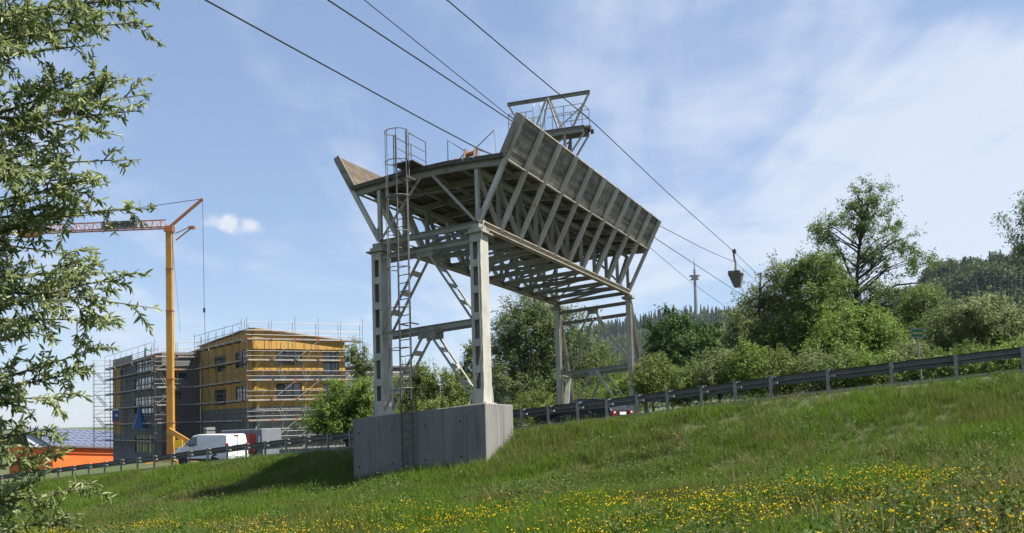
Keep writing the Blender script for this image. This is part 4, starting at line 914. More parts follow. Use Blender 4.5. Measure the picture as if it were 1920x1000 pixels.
def van(px, pyroof, Y, az, label):
    c = at(px, pyroof, Y); zr = c[2]-1.86
    t_ = thing('van', (c[0], c[1], zr), label, 'van', rz=math.pi/2-az)
    # local: +x forward, origin at the rear
    pr = [(0.02,0.42,0.86),(0.0,0.62,0.88),(0.0,1.05,0.88),(0.10,1.78,0.78),(0.20,1.85,0.74),(2.55,1.87,0.74),(2.95,1.80,0.74),(3.75,1.22,0.80),(4.35,1.02,0.80),(4.55,0.80,0.80),(4.56,0.42,0.80),(4.30,0.30,0.84),(0.10,0.30,0.86)]
    b_ = profile_body(pr, M['white'], 'body', t_)
    for s in (-1, 1):
        y = s
        MB().plate([(2.95,y*0.812,1.22),(3.66,y*0.812,1.20),(3.02,y*0.775,1.70),(2.62,y*0.775,1.72),(2.55,y*0.812,1.22)], 0.02, (0, y, 0.1)).build('side_window', M['glass'], t_, local=True)
        for x in (0.95, 3.75): wheel(x, y*0.82, 0.31, t_)
        for x in (0.95, 3.75): MB().cyl((x, y*0.80, 0.33), (x, y*0.865, 0.33), 0.38, 18).build('wheel_arch', M['black'], t_, local=True)
        MB().box(1.4, 3.3, y*0.865-0.02, y*0.865+0.02, 0.30, 0.42).build('sill', M['black'], t_, local=True)
        MB().box(-0.03, 0.06, y*0.80-0.07, y*0.80+0.09, 0.95, 1.32).build('tail_lamp', M['lamp'], t_, local=True)
        MB().box(4.35, 4.52, y*0.62-0.12, y*0.62+0.14, 0.80, 0.95).build('headlight', M['glass'], t_, local=True)
        MB().box(2.85, 3.0, y*0.95-0.08, y*0.95+0.08, 1.15, 1.30).build('mirror', M['black'], t_, local=True)
    MB().plate([(3.02,-0.68,1.755),(3.02,0.68,1.755),(3.74,0.74,1.25),(3.74,-0.74,1.25)], 0.03, (0.58,0,0.81)).build('windscreen', M['glass'], t_, local=True)
    MB().box(-0.09, 0.03, -0.84, 0.84, 0.38, 0.60).build('bumper', M['white'], t_, local=True)
    MB().box(-0.012, 0.012, -0.008, 0.008, 0.62, 1.70).build('door_seam', M['black'], t_, local=True)
    MB().box(0.06, 0.10, -0.16, 0.16, 1.74, 1.80).build('brake_lamp', M['lamp'], t_, local=True)
    p_ = MB().box(-0.115, -0.10, -0.45, 0.30, 0.42, 0.56).build('number_plate', M['plate'], t_, local=True)
    for k, y in enumerate((-0.36, -0.25, -0.13, 0.02, 0.12, 0.22)): MB().box(-0.122, -0.115, y-0.03, y+0.03, 0.45, 0.53).build('plate_mark', M['black'], p_, local=True)
    return t_
van(445, 813.5, 57.5, R_(-60), 'white panel van parked behind the guardrail, rear doors facing right')
# red and grey truck just beyond the van
c_ = at(468, 812, 62.0); tk = thing('flatbed_truck', (c_[0], c_[1], c_[2]-1.85), 'red vehicle with a grey covered body behind the white van', 'truck', rz=math.pi/2-R_(-62)+math.pi)
profile_body([(-1.6,0.95,0.9),(-1.6,2.05,0.9),(1.85,2.12,0.9),(1.9,0.95,0.9)], M['vgrey'], 'cargo_body', tk)
MB().box(-0.9, 1.35, -0.93, -0.88, 0.7, 1.82).box(-0.9, 1.35, 0.88, 0.93, 0.7, 1.82).build('red_panel', M['red'], tk, local=True)
MB().box(0.75, 0.81, -0.95, -0.9, 0.72, 1.8).box(0.75, 0.81, 0.9, 0.95, 0.72, 1.8).build('panel_post', M['galv'], tk, local=True)
MB().box(1.62, 1.72, -0.93, -0.9, 1.05, 1.65).box(1.62, 1.72, 0.9, 0.93, 1.05, 1.65).build('marker_strip', M['white'], tk, local=True)
MB().box(-1.6, 1.8, -0.75, 0.75, 0.45, 0.95).build('chassis', M['vgrey'], tk, local=True)
profile_body([(-1.75,0.45,0.88),(-1.75,1.85,0.8),(-2.4,1.85,0.8),(-3.0,1.15,0.85),(-3.4,1.0,0.85),(-3.4,0.45,0.88)], M['red'], 'cab', tk)
for s in (-1, 1):
    for x in (0.95, -2.6): wheel(x, s*0.86, 0.36, tk, M['lamp'])
# black car under the bridge
c_ = at(1166, 741.5, 42.0); ct = thing('parked_car', (c_[0], c_[1], c_[2]-1.56), 'black car on the road under the bridge, red tail lamps facing right', 'car', rz=math.pi/2-R_(-52))
pr = [(0.05,0.32,0.80),(0.0,0.55,0.86),(0.02,0.86,0.86),(0.10,0.98,0.82),(0.55,1.38,0.62),(1.0,1.46,0.60),(2.0,1.46,0.60),(2.95,1.0,0.76),(4.0,0.82,0.78),(4.25,0.62,0.76),(4.22,0.28,0.74),(0.3,0.24,0.80)]
profile_body(pr, M['carblack'], 'body', ct)
MB().plate([(0.16,-0.70,1.04),(0.16,0.70,1.04),(0.56,0.58,1.385),(0.56,-0.58,1.385)], 0.02, (-0.65,0,0.75)).build('rear_window', M['glass'], ct, local=True)
MB().plate([(2.06,-0.56,1.44),(2.06,0.56,1.44),(2.88,0.70,1.03),(2.88,-0.70,1.03)], 0.02, (0.45,0,0.9)).build('windscreen', M['glass'], ct, local=True)
for s in (-1, 1):
    MB().plate([(0.62,s*0.745,1.02),(2.75,s*0.755,1.02),(2.05,s*0.615,1.40),(0.95,s*0.62,1.40)], 0.02, (0, s, 0.35)).build('side_window', M['glass'], ct, local=True)
    tlm = MB().box(-0.035, 0.12, s*0.68-0.16, s*0.68+0.16, 0.70, 0.90).build('tail_lamp', M['lamp'], ct, local=True)
    MB().box(-0.045, -0.03, s*0.70-0.07, s*0.70+0.07, 0.80, 0.86).build('lamp_lens', M['plate'], tlm, local=True)
    for x in (0.75, 3.35): wheel(x, s*0.80, 0.31, ct)
MB().box(-0.03, 0.0, -0.26, 0.26, 0.72, 0.84).build('number_plate', M['plate'], ct, local=True)
MB().box(-0.08, 0.05, -0.80, 0.80, 0.40, 0.47).build('bumper_strip', M['galv'], ct, local=True)

# ------------------------------------------------------------------ green sign beyond the road
Ys = 41.0
sc_ = at(1720, 625, Ys); sg = thing('road_sign', (sc_[0]+0.1, sc_[1], gz(sc_[0], sc_[1])), 'small green sign with yellow lettering on a post among the bushes', 'sign')
sx = nz(np.array([1.0, -0.25, -0.10])); sn_ = nz(np.cross(sx, bz)); su_ = np.cross(sn_, sx)*-1
su_ = su_ if su_[2] > 0 else -su_
fz = sn_ if np.dot(sn_, -sc_) > 0 else -sn_
MB().obox(sc_, sx*0.27, fz*0.012, su_*0.20).build('panel', M['kerb'], sg)
MB().obox(sc_+fz*0.016, sx*0.225, fz*0.006, su_*0.155).build('face', M['signgreen'], sg)
xx = -0.18
for k, wd in enumerate((0.05, 0.035, 0.04, 0.045, 0.03, 0.045, 0.04)):
    hgt = 0.045 if k else 0.06
    MB().obox(sc_+fz*0.026+sx*(xx+wd/2), sx*wd*0.42, fz*0.003, su_*hgt).build('letter', M['signyellow'], sg); xx += wd+0.012
MB().tube([sc_-fz*0.03-bz*0.15, np.array([sc_[0]+0.12, sc_[1], gz(sc_[0], sc_[1])-0.3])], 0.035, 8).build('post', M['galv'], sg)
# ------------------------------------------------------------------ trees and shrubs
def leaves_mesh(C, N, sizes, aspect=0.5):
    """rhombic leaf faces at centres C with normals N"""
    n = len(C); a = rng.normal(size=(n, 3)); a -= (a*N).sum(1)[:, None]*N; a /= np.linalg.norm(a, axis=1)[:, None]+1e-9
    b = np.cross(N, a); L = sizes[:, None]; W = L*aspect
    bend = N*L*rng.uniform(-0.15, 0.25, (n, 1))
    V = np.empty((n, 4, 3)); V[:, 0] = C-a*L*0.5; V[:, 1] = C-b*W*0.5+bend*0.3; V[:, 2] = C+a*L*0.5-bend; V[:, 3] = C+b*W*0.5+bend*0.3
    return V.reshape(-1, 3), np.arange(4*n).reshape(n, 4)
def crown_points(blobs, ncl, per, crad, shell=0.55, flat=0.75):
    """clumped leaf positions inside ellipsoids; blobs: (cx,cy,cz,rx,ry,rz)"""
    vol = np.array([b[3]*b[4]*b[5] for b in blobs])**0.8; pr = vol/vol.sum(); cc = []; tone = []; bo = []
    for i in range(ncl):
        b = blobs[rng.choice(len(blobs), p=pr)]
        d = rng.normal(size=3); d /= np.linalg.norm(d); r = rng.uniform(shell**3, 1.0)**(1/3)
        r *= rng.uniform(0.74, 1.22)
        cc.append(np.array(b[:3])+d*r*np.array(b[3:6])); tone.append(rng.uniform(0, 1)); bo.append(d)
    cc = np.array(cc); tone = np.array(tone); bo = np.array(bo)
    k = rng.integers(int(per*0.45), int(per*1.55), ncl); idx = np.repeat(np.arange(ncl), k); n = len(idx)
    # every clump is a handful of arching leafy sprays
    ns = 5; sdir = bo[:, None, :]*0.55+rng.normal(size=(ncl, ns, 3))*0.75+np.array([0, 0, 0.45])*flat; sdir /= np.linalg.norm(sdir, axis=2)[..., None]
    slen = rng.uniform(0.9, 2.9, (ncl, ns))*crad; j = rng.integers(0, ns, n); t = rng.uniform(-0.25, 1.0, n); L_ = slen[idx, j]
    off = sdir[idx, j]*(t*L_)[:, None]; off[:, 2] -= 0.22*L_*np.clip(t, 0, 1)**2
    off += rng.normal(size=(n, 3))*(crad*(0.30-0.16*np.clip(t, 0, 1)))[:, None]
    C = cc[idx]+off
    out = off/(np.linalg.norm(off, axis=1)[:, None]+1e-6)
    N = out*0.35+bo[idx]*0.35+rng.normal(size=C.shape)*0.50+np.array([0.0, 0, 0.40]); N /= np.linalg.norm(N, axis=1)[:, None]
    return C, N, np.clip(tone[idx]*0.72+rng.uniform(0, 0.28, n), 0, 1), cc
def tree(name, label, cat, base, blobs, ncl, per, crad, leaf0, m, trunk_h=None, trunk_r=0.2, limbs=24, group=None, lean=(0,0), shell=0.55, aspect=0.5, bark='bark', cname='crown', flat=0.75):
    base = np.asarray(base, float); t_ = thing(name, base, label, cat, group); leaf = leaf0*0.72; per = per*1.75; crad = crad*0.95
    C, N, tn, cc = crown_points(blobs, ncl, per, crad, shell, flat)
    V, F_ = leaves_mesh(C, N, leaf*rng.uniform(0.6, 1.35, len(C)), aspect)
    quick_mesh(cname, V, F_, m, t_, {'tint': tn})
    top = max(b[2]+b[5]*0.6 for b in blobs); bl = np.array(blobs)
    cxy = np.average(bl[:, :2], axis=0, weights=bl[:, 3]*bl[:, 5])
    th = trunk_h if trunk_h else (top-base[2])*0.95
    tp = [base-bz*0.2]
    for f in np.linspace(0.15, 1, 7):
        w = np.array([cxy[0]-base[0], cxy[1]-base[1]])*f**1.5
        tp.append(np.array([base[0]+w[0]+rng.normal()*0.05*th*0.12+lean[0]*f, base[1]+w[1]+rng.normal()*0.05*th*0.12+lean[1]*f, base[2]+th*f]))
    mb = MB().tube(tp, list(trunk_r*np.linspace(1.0, 0.22, len(tp))), 7)
    tr = mb.build('trunk', M[bark], t_, smooth=True)
    lb_ = MB(); sel = rng.choice(len(cc), min(limbs, len(cc)), replace=False)
    for i in sel:
        c = cc[i]; zz = np.clip(c[2]-0.35*np.linalg.norm(c[:2]-base[:2])-0.6, base[2]+0.15*th, tp[-1][2])
        k = int(np.clip((zz-base[2])/th*7, 0, 6)); s0 = tp[k]+(tp[k+1]-tp[k])*np.clip((zz-tp[k][2])/(tp[k+1][2]-tp[k][2]+1e-6), 0, 1)
        mid = s0*0.45+c*0.55+np.array([rng.normal()*0.15, rng.normal()*0.15, 0.12*np.linalg.norm(c-s0)])
        r1 = trunk_r*0.30
        lb_.tube([s0, (s0+mid)/2+rng.normal(size=3)*0.06, mid, c], [r1, r1*0.7, r1*0.5, r1*0.15], 5, cap=False)
    lb_.build('limbs', M[bark], t_, smooth=True)
    return t_
def pxblob(x, y, rx, ry, Y, dy=0.0, depth=1.0):
    c = at(x, y, Y+dy); k = (Y+dy)/FPX; return (c[0], c[1], c[2], rx*k, rx*k*depth, ry*k)
def bp(x, Y):   # base on the ground below picture column x
    c = at(x, 780, Y); return np.array([c[0], Y, gz(c[0], Y)])
# big airy willow behind the bridge
Y = 66.0
tree('willow_tree', 'large grey-green tree behind the bridge between its portals', 'tree', bp(1010, Y),
     [pxblob(1000,640,78,75,Y), pxblob(945,660,45,70,Y,1), pxblob(1075,660,62,75,Y,-1), pxblob(1010,590,60,42,Y), pxblob(960,725,60,40,Y,-2), pxblob(1060,735,70,40,Y,-2), pxblob(1125,665,28,55,Y,1)],
     640, 70, 0.55, 0.20, M['lf_olive'], trunk_r=0.28, limbs=90, shell=0.35)
# dark rounded maple
Y = 92.0
tree('maple_tree', 'dark green rounded tree below the far tower', 'tree', bp(1290, Y),
     [pxblob(1270,640,52,50,Y), pxblob(1330,650,40,38,Y,1), pxblob(1240,668,30,35,Y,-1), pxblob(1300,670,55,35,Y,-2)], 330, 75, 0.62, 0.30, M['lf_dark'], trunk_r=0.3, limbs=20, aspect=0.75)
# tall airy tree on the right
Y = 62.0
tt_ = tree('tall_tree', 'tallest airy tree with an open crown and low sweeping branches', 'tree', bp(1604, Y),
     [pxblob(1628,362,34,24,Y), pxblob(1600,385,22,16,Y,1), pxblob(1655,388,22,18,Y,-1), pxblob(1548,428,42,23,Y,0.5), pxblob(1585,415,20,14,Y,-.5), pxblob(1615,440,26,20,Y,-1), pxblob(1668,425,20,18,Y,1), pxblob(1536,500,36,28,Y,-1), pxblob(1575,540,32,26,Y,1), pxblob(1620,500,30,26,Y,1), pxblob(1692,448,36,25,Y), pxblob(1726,488,32,24,Y,-1), pxblob(1700,510,24,18,Y,1), pxblob(1655,545,40,14,Y,-1), pxblob(1715,560,30,26,Y,1), pxblob(1590,590,60,36,Y,1), pxblob(1680,600,40,24,Y,-1), pxblob(1622,400,26,34,Y), pxblob(1570,470,24,26,Y), pxblob(1655,480,32,26,Y)],
     430, 60, 0.40, 0.18, M['lf_mid'], trunk_h=None, trunk_r=0.24, limbs=80, shell=0.15)
lb2 = MB()
for pts, r in (([(1604,590),(1640,560),(1680,535),(1725,530)], 0.13), ([(1606,600),(1650,572),(1690,580),(1730,600)], 0.10), ([(1604,540),(1580,480),(1555,440)], 0.10), ([(1606,500),(1640,470),(1690,450)], 0.09), ([(1606,440),(1625,395),(1635,345)], 0.08)):
    lb2.tube([at(x, y, Y) for x, y in pts], list(np.linspace(r, r*0.35, len(pts))), 6)
lb2.build('branch', M['bark'], tt_)
# mass of trees to the left and right of it
for (nm, lb, bx, Y, bls, ncl, m) in [
 ('willow_tree', 'pale green willow reaching up beside the hanging bucket', 1430, 60, [(1425,575,40,40),(1400,640,40,55),(1465,540,28,45),(1440,655,60,45),(1385,595,20,32),(1450,510,14,18)], 440, 'lf_willow'),
 ('broadleaf_tree', 'dense green tree left of the tall airy tree', 1520, 58, [(1505,555,38,55),(1535,590,48,60),(1480,640,50,50),(1560,640,45,45),(1535,510,32,32),(1500,505,20,22),(1560,540,30,40)], 560, 'lf_mid'),
 ('willow_tree', 'rounded bright willow bush in front of the tall airy tree', 1600, 50, [(1610,625,70,45),(1560,660,55,35),(1660,660,55,35),(1600,680,80,25)], 520, 'lf_bright'),
 ('willow_tree', 'silvery willow at the right edge above the guardrail', 1850, 50, [(1830,610,75,45),(1890,620,55,45),(1790,640,50,40),(1870,660,85,30),(1935,640,40,50)], 620, 'lf_willow'),
 ('broadleaf_tree', 'green tree between the airy tree and the silvery willow', 1740, 58, [(1735,590,34,48),(1760,630,38,40),(1715,640,35,40)], 260, 'lf_mid')]:
    tree(nm, lb, 'tree', bp(bx, Y), [pxblob(x, y, a, b, Y, rng.uniform(-1.5, 1.5)) for x, y, a, b in bls], ncl, 62, 0.46, 0.19, M[m], trunk_r=0.2, limbs=40, shell=0.4)
# crown of a nearer tree entering at the right edge
Y = 30.0
tree('edge_tree', 'small branch tips of a tree entering at the right picture edge', 'tree', bp(2010, Y), [pxblob(1925,430,42,62,Y), pxblob(1990,400,70,90,Y), pxblob(2000,540,60,80,Y)], 230, 50, 0.24, 0.10, M['lf_olive'], trunk_r=0.18, limbs=60, shell=0.3)
# bushes left of the bridge and between its columns
for (nm, lb, bx, Y, bls, ncl, m, lf) in [
 ('willow_bush', 'bright green bush between the yellow block and the plinth', 650, 52, [(645,765,42,42),(682,752,26,40),(605,785,36,28),(690,780,36,34),(640,800,70,18),(630,735,14,22),(662,725,14,24),(705,748,12,26),(615,760,10,16)], 340, 'lf_bright', 0.16),
 ('slender_tree', 'thin grey-leaved treetop in front of the gable scaffold', 672, 66, [(668,668,22,28),(680,695,22,30)], 70, 'lf_olive', 0.16),
 ('willow_bush', 'feathery olive bush seen between the two columns of the portal', 800, 56, [(780,735,45,45),(830,730,45,38),(745,755,35,40),(860,745,35,40),(800,770,75,25)], 420, 'lf_scrub', 0.16),
 ('dark_bush', 'dark bush beside the right column of the portal', 868, 60, [(868,740,24,50),(890,700,16,60),(850,765,30,25)], 200, 'lf_olive', 0.18)]:
    tree(nm, lb, 'bush', bp(bx, Y), [pxblob(x, y, a, b, Y, rng.uniform(-1, 1)) for x, y, a, b in bls], ncl, 60, 0.36, lf, M[m], trunk_r=0.10, limbs=60, shell=0.3, cname='foliage', flat=1.1)
# low scrub beyond the road
scr = [(1225,700,48,34,50),(1290,715,50,26,50),(1350,690,46,34,48),(1410,685,45,34,47),(1470,690,45,32,46),(1530,690,40,26,46),(1585,690,45,24,45),(1650,690,45,26,44),(1710,675,40,30,44),(1765,685,40,24,43),(1830,680,42,22,42),(1900,670,45,24,41),(1000,760,60,26,58),(1100,748,55,26,58),(1150,700,30,40,70),(1170,735,45,25,56)]
lbl = ['below the dark maple, nearest the bridge','below the dark maple, right half','between the dark maple and the willow','below the hanging bucket','below the dense green tree','left of the tall airy tree foot','below the tall airy tree','right of the tall airy tree foot','behind the green sign','right of the green sign','below the silvery willow','at the right picture edge','under the bridge left of the car','under the bridge behind the car','between the far columns and the dark maple','right behind the far column']
for (x, y, a, b, Y), l in zip(scr, lbl):
    tree('shrub', 'low olive shrub '+l, 'shrub', bp(x, Y), [pxblob(x+rng.uniform(-18, 18), y-b*rng.uniform(0.3, 0.9), a*rng.uniform(0.2, 0.4), b*rng.uniform(0.4, 0.7), Y), pxblob(x+rng.uniform(-25, 25), y-b*rng.uniform(0.0, 0.6), a*rng.uniform(0.2, 0.4), b*rng.uniform(0.4, 0.8), Y, 1.0), pxblob(x, y, a*0.8, b*0.85, Y), pxblob(x-a*0.5, y+b*0.4, a*0.6, b*0.7, Y, -0.5), pxblob(x+a*0.5, y+b*0.4, a*0.6, b*0.7, Y, 0.5), pxblob(x, y+b, a, b*0.6, Y)], 190, 50, 0.34, 0.14, M[('lf_scrub', 'lf_mid', 'lf_bright', 'lf_willow')[rng.integers(4)]], trunk_r=0.06, limbs=24, group='shrubs along the far side of the road', shell=0.2, cname='foliage', flat=1.0)

# ------------------------------------------------------------------ near willow at the left edge
wl = thing('near_willow', (-6.3, 7.6, gz(-6.3, 7.6)), 'near willow with narrow silvery leaves filling the left edge', 'tree')
WY = 7.6
tb0 = np.array([-6.3, WY, gz(-6.3, 7.6)])
tpts = [tb0-bz*0.2, tb0+np.array([0.1, 0, 1.2]), tb0+np.array([0.25, 0.1, 2.6]), tb0+np.array([0.5, 0.0, 4.2]), tb0+np.array([0.6, 0, 6.0])]
MB().tube(tpts, [0.22, 0.19, 0.16, 0.12, 0.08], 9).build('trunk', M['barkpale'], wl, smooth=True)
tips = [(300,5,0.2),(268,42,-0.4),(190,30,0.4),(120,10,-.5),(60,-30,.3),(178,85,0.3),(240,145,-0.1),(285,175,0.1),(262,208,-0.4),(225,255,0.5),(262,300,0.2),(200,330,-0.6),(205,343,-0.3),(290,392,0.0),(140,480,0.4),(150,405,-0.5),(215,512,0.2),(248,515,-0.3),(288,578,0.0),(230,610,0.4),(185,655,-0.2),(150,700,0.2),(130,745,-0.4),(60,770,0.3),(110,800,0.2),(125,850,-0.5),(178,915,-0.2),(130,985,0.3),(60,930,0.0),(70,1010,-0.4),(110,540,0.6),(90,330,-0.8),(100,200,0.7),(70,100,-0.7),(40,450,0.5),(60,620,-0.6),(30,560,0.2),(130,270,-0.2),(150,150,0.1),(20,690,0.4),(40,850,0.5),(160,560,-0.5)]
twigs = MB(); LV_ = []; LN_ = []; LD_ = []; LT_ = []
def quad_path(p0, p1, p2, n): 
    t = np.linspace(0, 1, n)[:, None]; return (1-t)**2*p0+2*t*(1-t)*p1+t*t*p2
def add_leaves(path, dens, tone, start=0.25):
    seg = np.diff(path, axis=0); ln = np.linalg.norm(seg, axis=1); tot = ln.sum(); k = int(tot*dens)
    if k < 1: return
    f = rng.uniform(start, 1.0, k)**0.85; cum = np.concatenate([[0], np.cumsum(ln)])/tot
    P = np.stack([np.interp(f, cum, path[:, i]) for i in range(3)], 1); j = np.clip(np.searchsorted(cum, f)-1, 0, len(seg)-1); T_ = seg[j]/ln[j][:, None]
    d = T_*0.62+rng.normal(size=P.shape)*0.62-np.array([0, 0, 0.10]); d /= np.linalg.norm(d, axis=1)[:, None]
    LV_.append(P); LD_.append(d); LT_.append(np.clip(tone+rng.uniform(-0.35, 0.45, k)**1, 0, 1))
for x, y, dy in tips:
    tip = at(x, y, WY+dy)
    hz = np.clip(tip[2]-rng.uniform(-0.2, 1.3), tb0[2]+0.8, tb0[2]+5.6); f = (hz-tb0[2])/6.0
    st = np.array([np.interp(hz, [p[2] for p in tpts], [p[i] for p in tpts]) for i in (0, 1)]+[hz])
    cp = (st+tip)/2+np.array([rng.normal()*0.15, rng.normal()*0.3, 0.25+rng.normal()*0.15])
    path = quad_path(st, cp, tip, 14); L_ = np.linalg.norm(tip-st); tn = rng.uniform(0.15, 0.6)
    twigs.tube(list(path), list(np.linspace(0.030, 0.003, 14)), 5, cap=False); add_leaves(path, 50, tn, 0.35)
    nt = int(L_*9)
    for k in range(nt):
        f = rng.uniform(0.18, 0.97); i = min(int(f*13), 12); p0 = path[i]+(path[i+1]-path[i])*(f*13-i); dr = nz(path[i+1]-path[i])
        sd = nz(dr*0.7+rng.normal(size=3)*0.55); l_ = rng.uniform(0.25, 0.75)*(1.15-f*0.75)
        p2 = p0+sd*l_-bz*0.06*l_; pth = quad_path(p0, p0+sd*l_*0.5+bz*0.05, p2, 6)
        twigs.tube(list(pth), list(np.linspace(0.006, 0.0018, 6)), 4, cap=False); t2 = np.clip(tn+rng.normal()*0.2, 0, 1); add_leaves(pth, 122, t2, 0.15)
        if l_ > 0.35:
            for _ in range(2):
                q0 = pth[rng.integers(1, 4)]; sd2 = nz(sd+rng.normal(size=3)*0.6); pt2 = quad_path(q0, q0+sd2*0.1, q0+sd2*rng.uniform(0.12, 0.28), 5)
                twigs.tube(list(pt2), list(np.linspace(0.004, 0.0015, 5)), 4, cap=False); add_leaves(pt2, 145, t2, 0.1)
twigs.build('branches', mat('willow_twig', (0.15,0.14,0.08), (0.09,0.08,0.05), rough=0.8, scale=9), wl)
P = np.concatenate(LV_); D = np.concatenate(LD_); Tn = np.concatenate(LT_); n = len(P)
N = rng.normal(size=(n, 3))*0.7+np.array([0.15, -0.1, 0.75]); N -= (N*D).sum(1)[:, None]*D; N /= np.linalg.norm(N, axis=1)[:, None]; S_ = np.cross(D, N)
L = (rng.uniform(0.036, 0.090, n)*rng.uniform(0.7, 1.1, n))[:, None]; W = L*rng.uniform(0.21, 0.33, (n, 1)); cv = N*L*rng.uniform(-0.05, 0.35, (n, 1))
V = np.empty((n, 6, 3)); V[:, 0] = P; V[:, 1] = P+D*L*0.30+S_*W*0.5+N*W*0.2; V[:, 2] = P+D*L*0.68+S_*W*0.42+N*W*0.15-cv*0.4; V[:, 3] = P+D*L-cv; V[:, 4] = P+D*L*0.68-S_*W*0.42+N*W*0.15-cv*0.4; V[:, 5] = P+D*L*0.30-S_*W*0.5+N*W*0.2
b = np.arange(n)[:, None]*6
Fq = np.concatenate([b+np.array([[0, 1, 2, 3]]), b+np.array([[0, 3, 4, 5]])])
quick_mesh('crown', V.reshape(-1, 3), Fq, M['lf_near'], wl, {'tint': np.concatenate([Tn, Tn])})
# ------------------------------------------------------------------ scatter by geometry nodes
def proto(name, V, F_, m, tint):
    me = bpy.data.meshes.new(name); me.from_pydata([tuple(v) for v in V], [], [tuple(f) for f in F_]); a = me.attributes.new('tint', 'FLOAT', 'FACE'); a.data.foreach_set('value', np.asarray(tint, np.float32))
    ms = m if isinstance(m, (list, tuple)) else [m]
    for q in ms: me.materials.append(q)
    return bpy.data.objects.new(name, me)
def scatter(name, P, rot, scl, protos, label, cat=None):
    """one object of kind stuff: points carrying instances"""
    me = bpy.data.meshes.new(name); me.vertices.add(len(P)); me.vertices.foreach_set('co', np.asarray(P, np.float32).ravel())
    a = me.attributes.new('rotv', 'FLOAT_VECTOR', 'POINT'); a.data.foreach_set('vector', np.asarray(rot, np.float32).ravel())
    a = me.attributes.new('scl', 'FLOAT', 'POINT'); a.data.foreach_set('value', np.asarray(scl, np.float32))
    me.update(); o = bpy.data.objects.new(name, me); COL.objects.link(o)
    ng = bpy.data.node_groups.new(name+'_nodes', 'GeometryNodeTree'); ng.interface.new_socket('Geometry', in_out='INPUT', socket_type='NodeSocketGeometry'); ng.interface.new_socket('Geometry', in_out='OUTPUT', socket_type='NodeSocketGeometry')
    gi = ng.nodes.new('NodeGroupInput'); go = ng.nodes.new('NodeGroupOutput'); ip = ng.nodes.new('GeometryNodeInstanceOnPoints'); jn = ng.nodes.new('GeometryNodeGeometryToInstance')
    for p_ in protos:
        oi = ng.nodes.new('GeometryNodeObjectInfo'); oi.inputs[0].default_value = p_; oi.inputs['As Instance'].default_value = False; ng.links.new(oi.outputs['Geometry'], jn.inputs[0])
    def attr(nm, dt):
        n_ = ng.nodes.new('GeometryNodeInputNamedAttribute'); n_.data_type = dt; n_.inputs[0].default_value = nm; return n_.outputs[0]
    mp_ = ng.nodes.new('GeometryNodeMeshToPoints'); ng.links.new(gi.outputs[0], mp_.inputs[0])
    ng.links.new(mp_.outputs[0], ip.inputs['Points']); ng.links.new(jn.outputs[0], ip.inputs['Instance']); ip.inputs['Pick Instance'].default_value = True
    e2r = ng.nodes.new('FunctionNodeEulerToRotation'); ng.links.new(attr('rotv', 'FLOAT_VECTOR'), e2r.inputs[0]); ng.links.new(e2r.outputs[0], ip.inputs['Rotation'])
    ng.links.new(attr('scl', 'FLOAT'), ip.inputs['Scale']); ng.links.new(ip.outputs[0], go.inputs[0])
    md = o.modifiers.new('scatter', 'NODES'); md.node_group = ng
    tag(o, label, cat, kind='stuff'); return o
def clump(nb, rad, h0, h1, w, bend, seed, m, lo=0.0, hi=1.0, seedhead=0):
    r = np.random.default_rng(seed); V = []; F_ = []; T_ = []; MI = []
    for k in range(nb):
        a, q = r.uniform(0, 2*math.pi), rad*math.sqrt(r.uniform()); x, y = q*math.cos(a), q*math.sin(a); h = r.uniform(h0, h1); d = r.uniform(0, 2*math.pi); bd = r.uniform(0.1, 1.0)*bend*h
        sx, sy = -math.sin(d)*w/2, math.cos(d)*w/2; b_ = len(V); ux, uy = math.cos(d)*bd, math.sin(d)*bd
        V += [(x-sx, y-sy, -0.03), (x+sx, y+sy, -0.03), (x+sx*0.8+ux*0.35, y+sy*0.8+uy*0.35, h*0.55), (x-sx*0.8+ux*0.35, y-sy*0.8+uy*0.35, h*0.55), (x+ux, y+uy, h)]
        F_ += [(b_, b_+1, b_+2, b_+3), (b_+3, b_+2, b_+4)]; t = r.uniform(lo, hi); T_ += [t, t]
    return V, F_, T_
gp = []
for s in range(5): gp.append(proto('grass_tuft', *clump(34, 0.19, 0.10, 0.31, 0.010, 0.7, 10+s, None)[:2], M['grass'], clump(34, 0.19, 0.10, 0.31, 0.010, 0.7, 10+s, None)[2]))
def region(y0, y1, dens, xl=0.60, pad=2.5):
    ar = 0; n = int(dens*(y1-y0)*(2*xl*(y0+y1)/2+2*pad)); y = rng.uniform(y0, y1, n); x = rng.uniform(-1, 1, n)*(xl*y1+pad); k = np.abs(x) < xl*y+pad; x, y = x[k], y[k]
    D, Z, S = road_coords(x, y); k = D > 0.05; return x[k], y[k], D[k]
def inplinth(x, y):
    d = np.stack([x, y], 1)-BO[:2]; Mx = np.array([bt[:2], ba[:2]]).T; q = d@np.linalg.inv(Mx).T; return (q[:, 0] > -2.83) & (q[:, 0] < 2.43) & (q[:, 1] > -0.78) & (q[:, 1] < 1.6)
def vnoise(x, y, s, seed):
    r = np.random.default_rng(seed); g = r.uniform(0, 1, (64, 64)); u, v = (x/s) % 63, (y/s) % 63; i, j = u.astype(int), v.astype(int); fu, fv = u-i, v-j; fu, fv = fu*fu*(3-2*fu), fv*fv*(3-2*fv)
    return (g[i, j]*(1-fu)*(1-fv)+g[i+1, j]*fu*(1-fv)+g[i, j+1]*(1-fu)*fv+g[i+1, j+1]*fu*fv)
XS, YS, SS = [], [], []
for y0, y1, dn_, sc0 in ((6.5, 16, 70, 0.75), (16, 26, 46, 0.9), (26, 40, 34, 1.05), (40, 75, 20, 1.35)):
    x, y, d = region(y0, y1, dn_); XS.append(x); YS.append(y); SS.append(np.full(len(x), sc0))
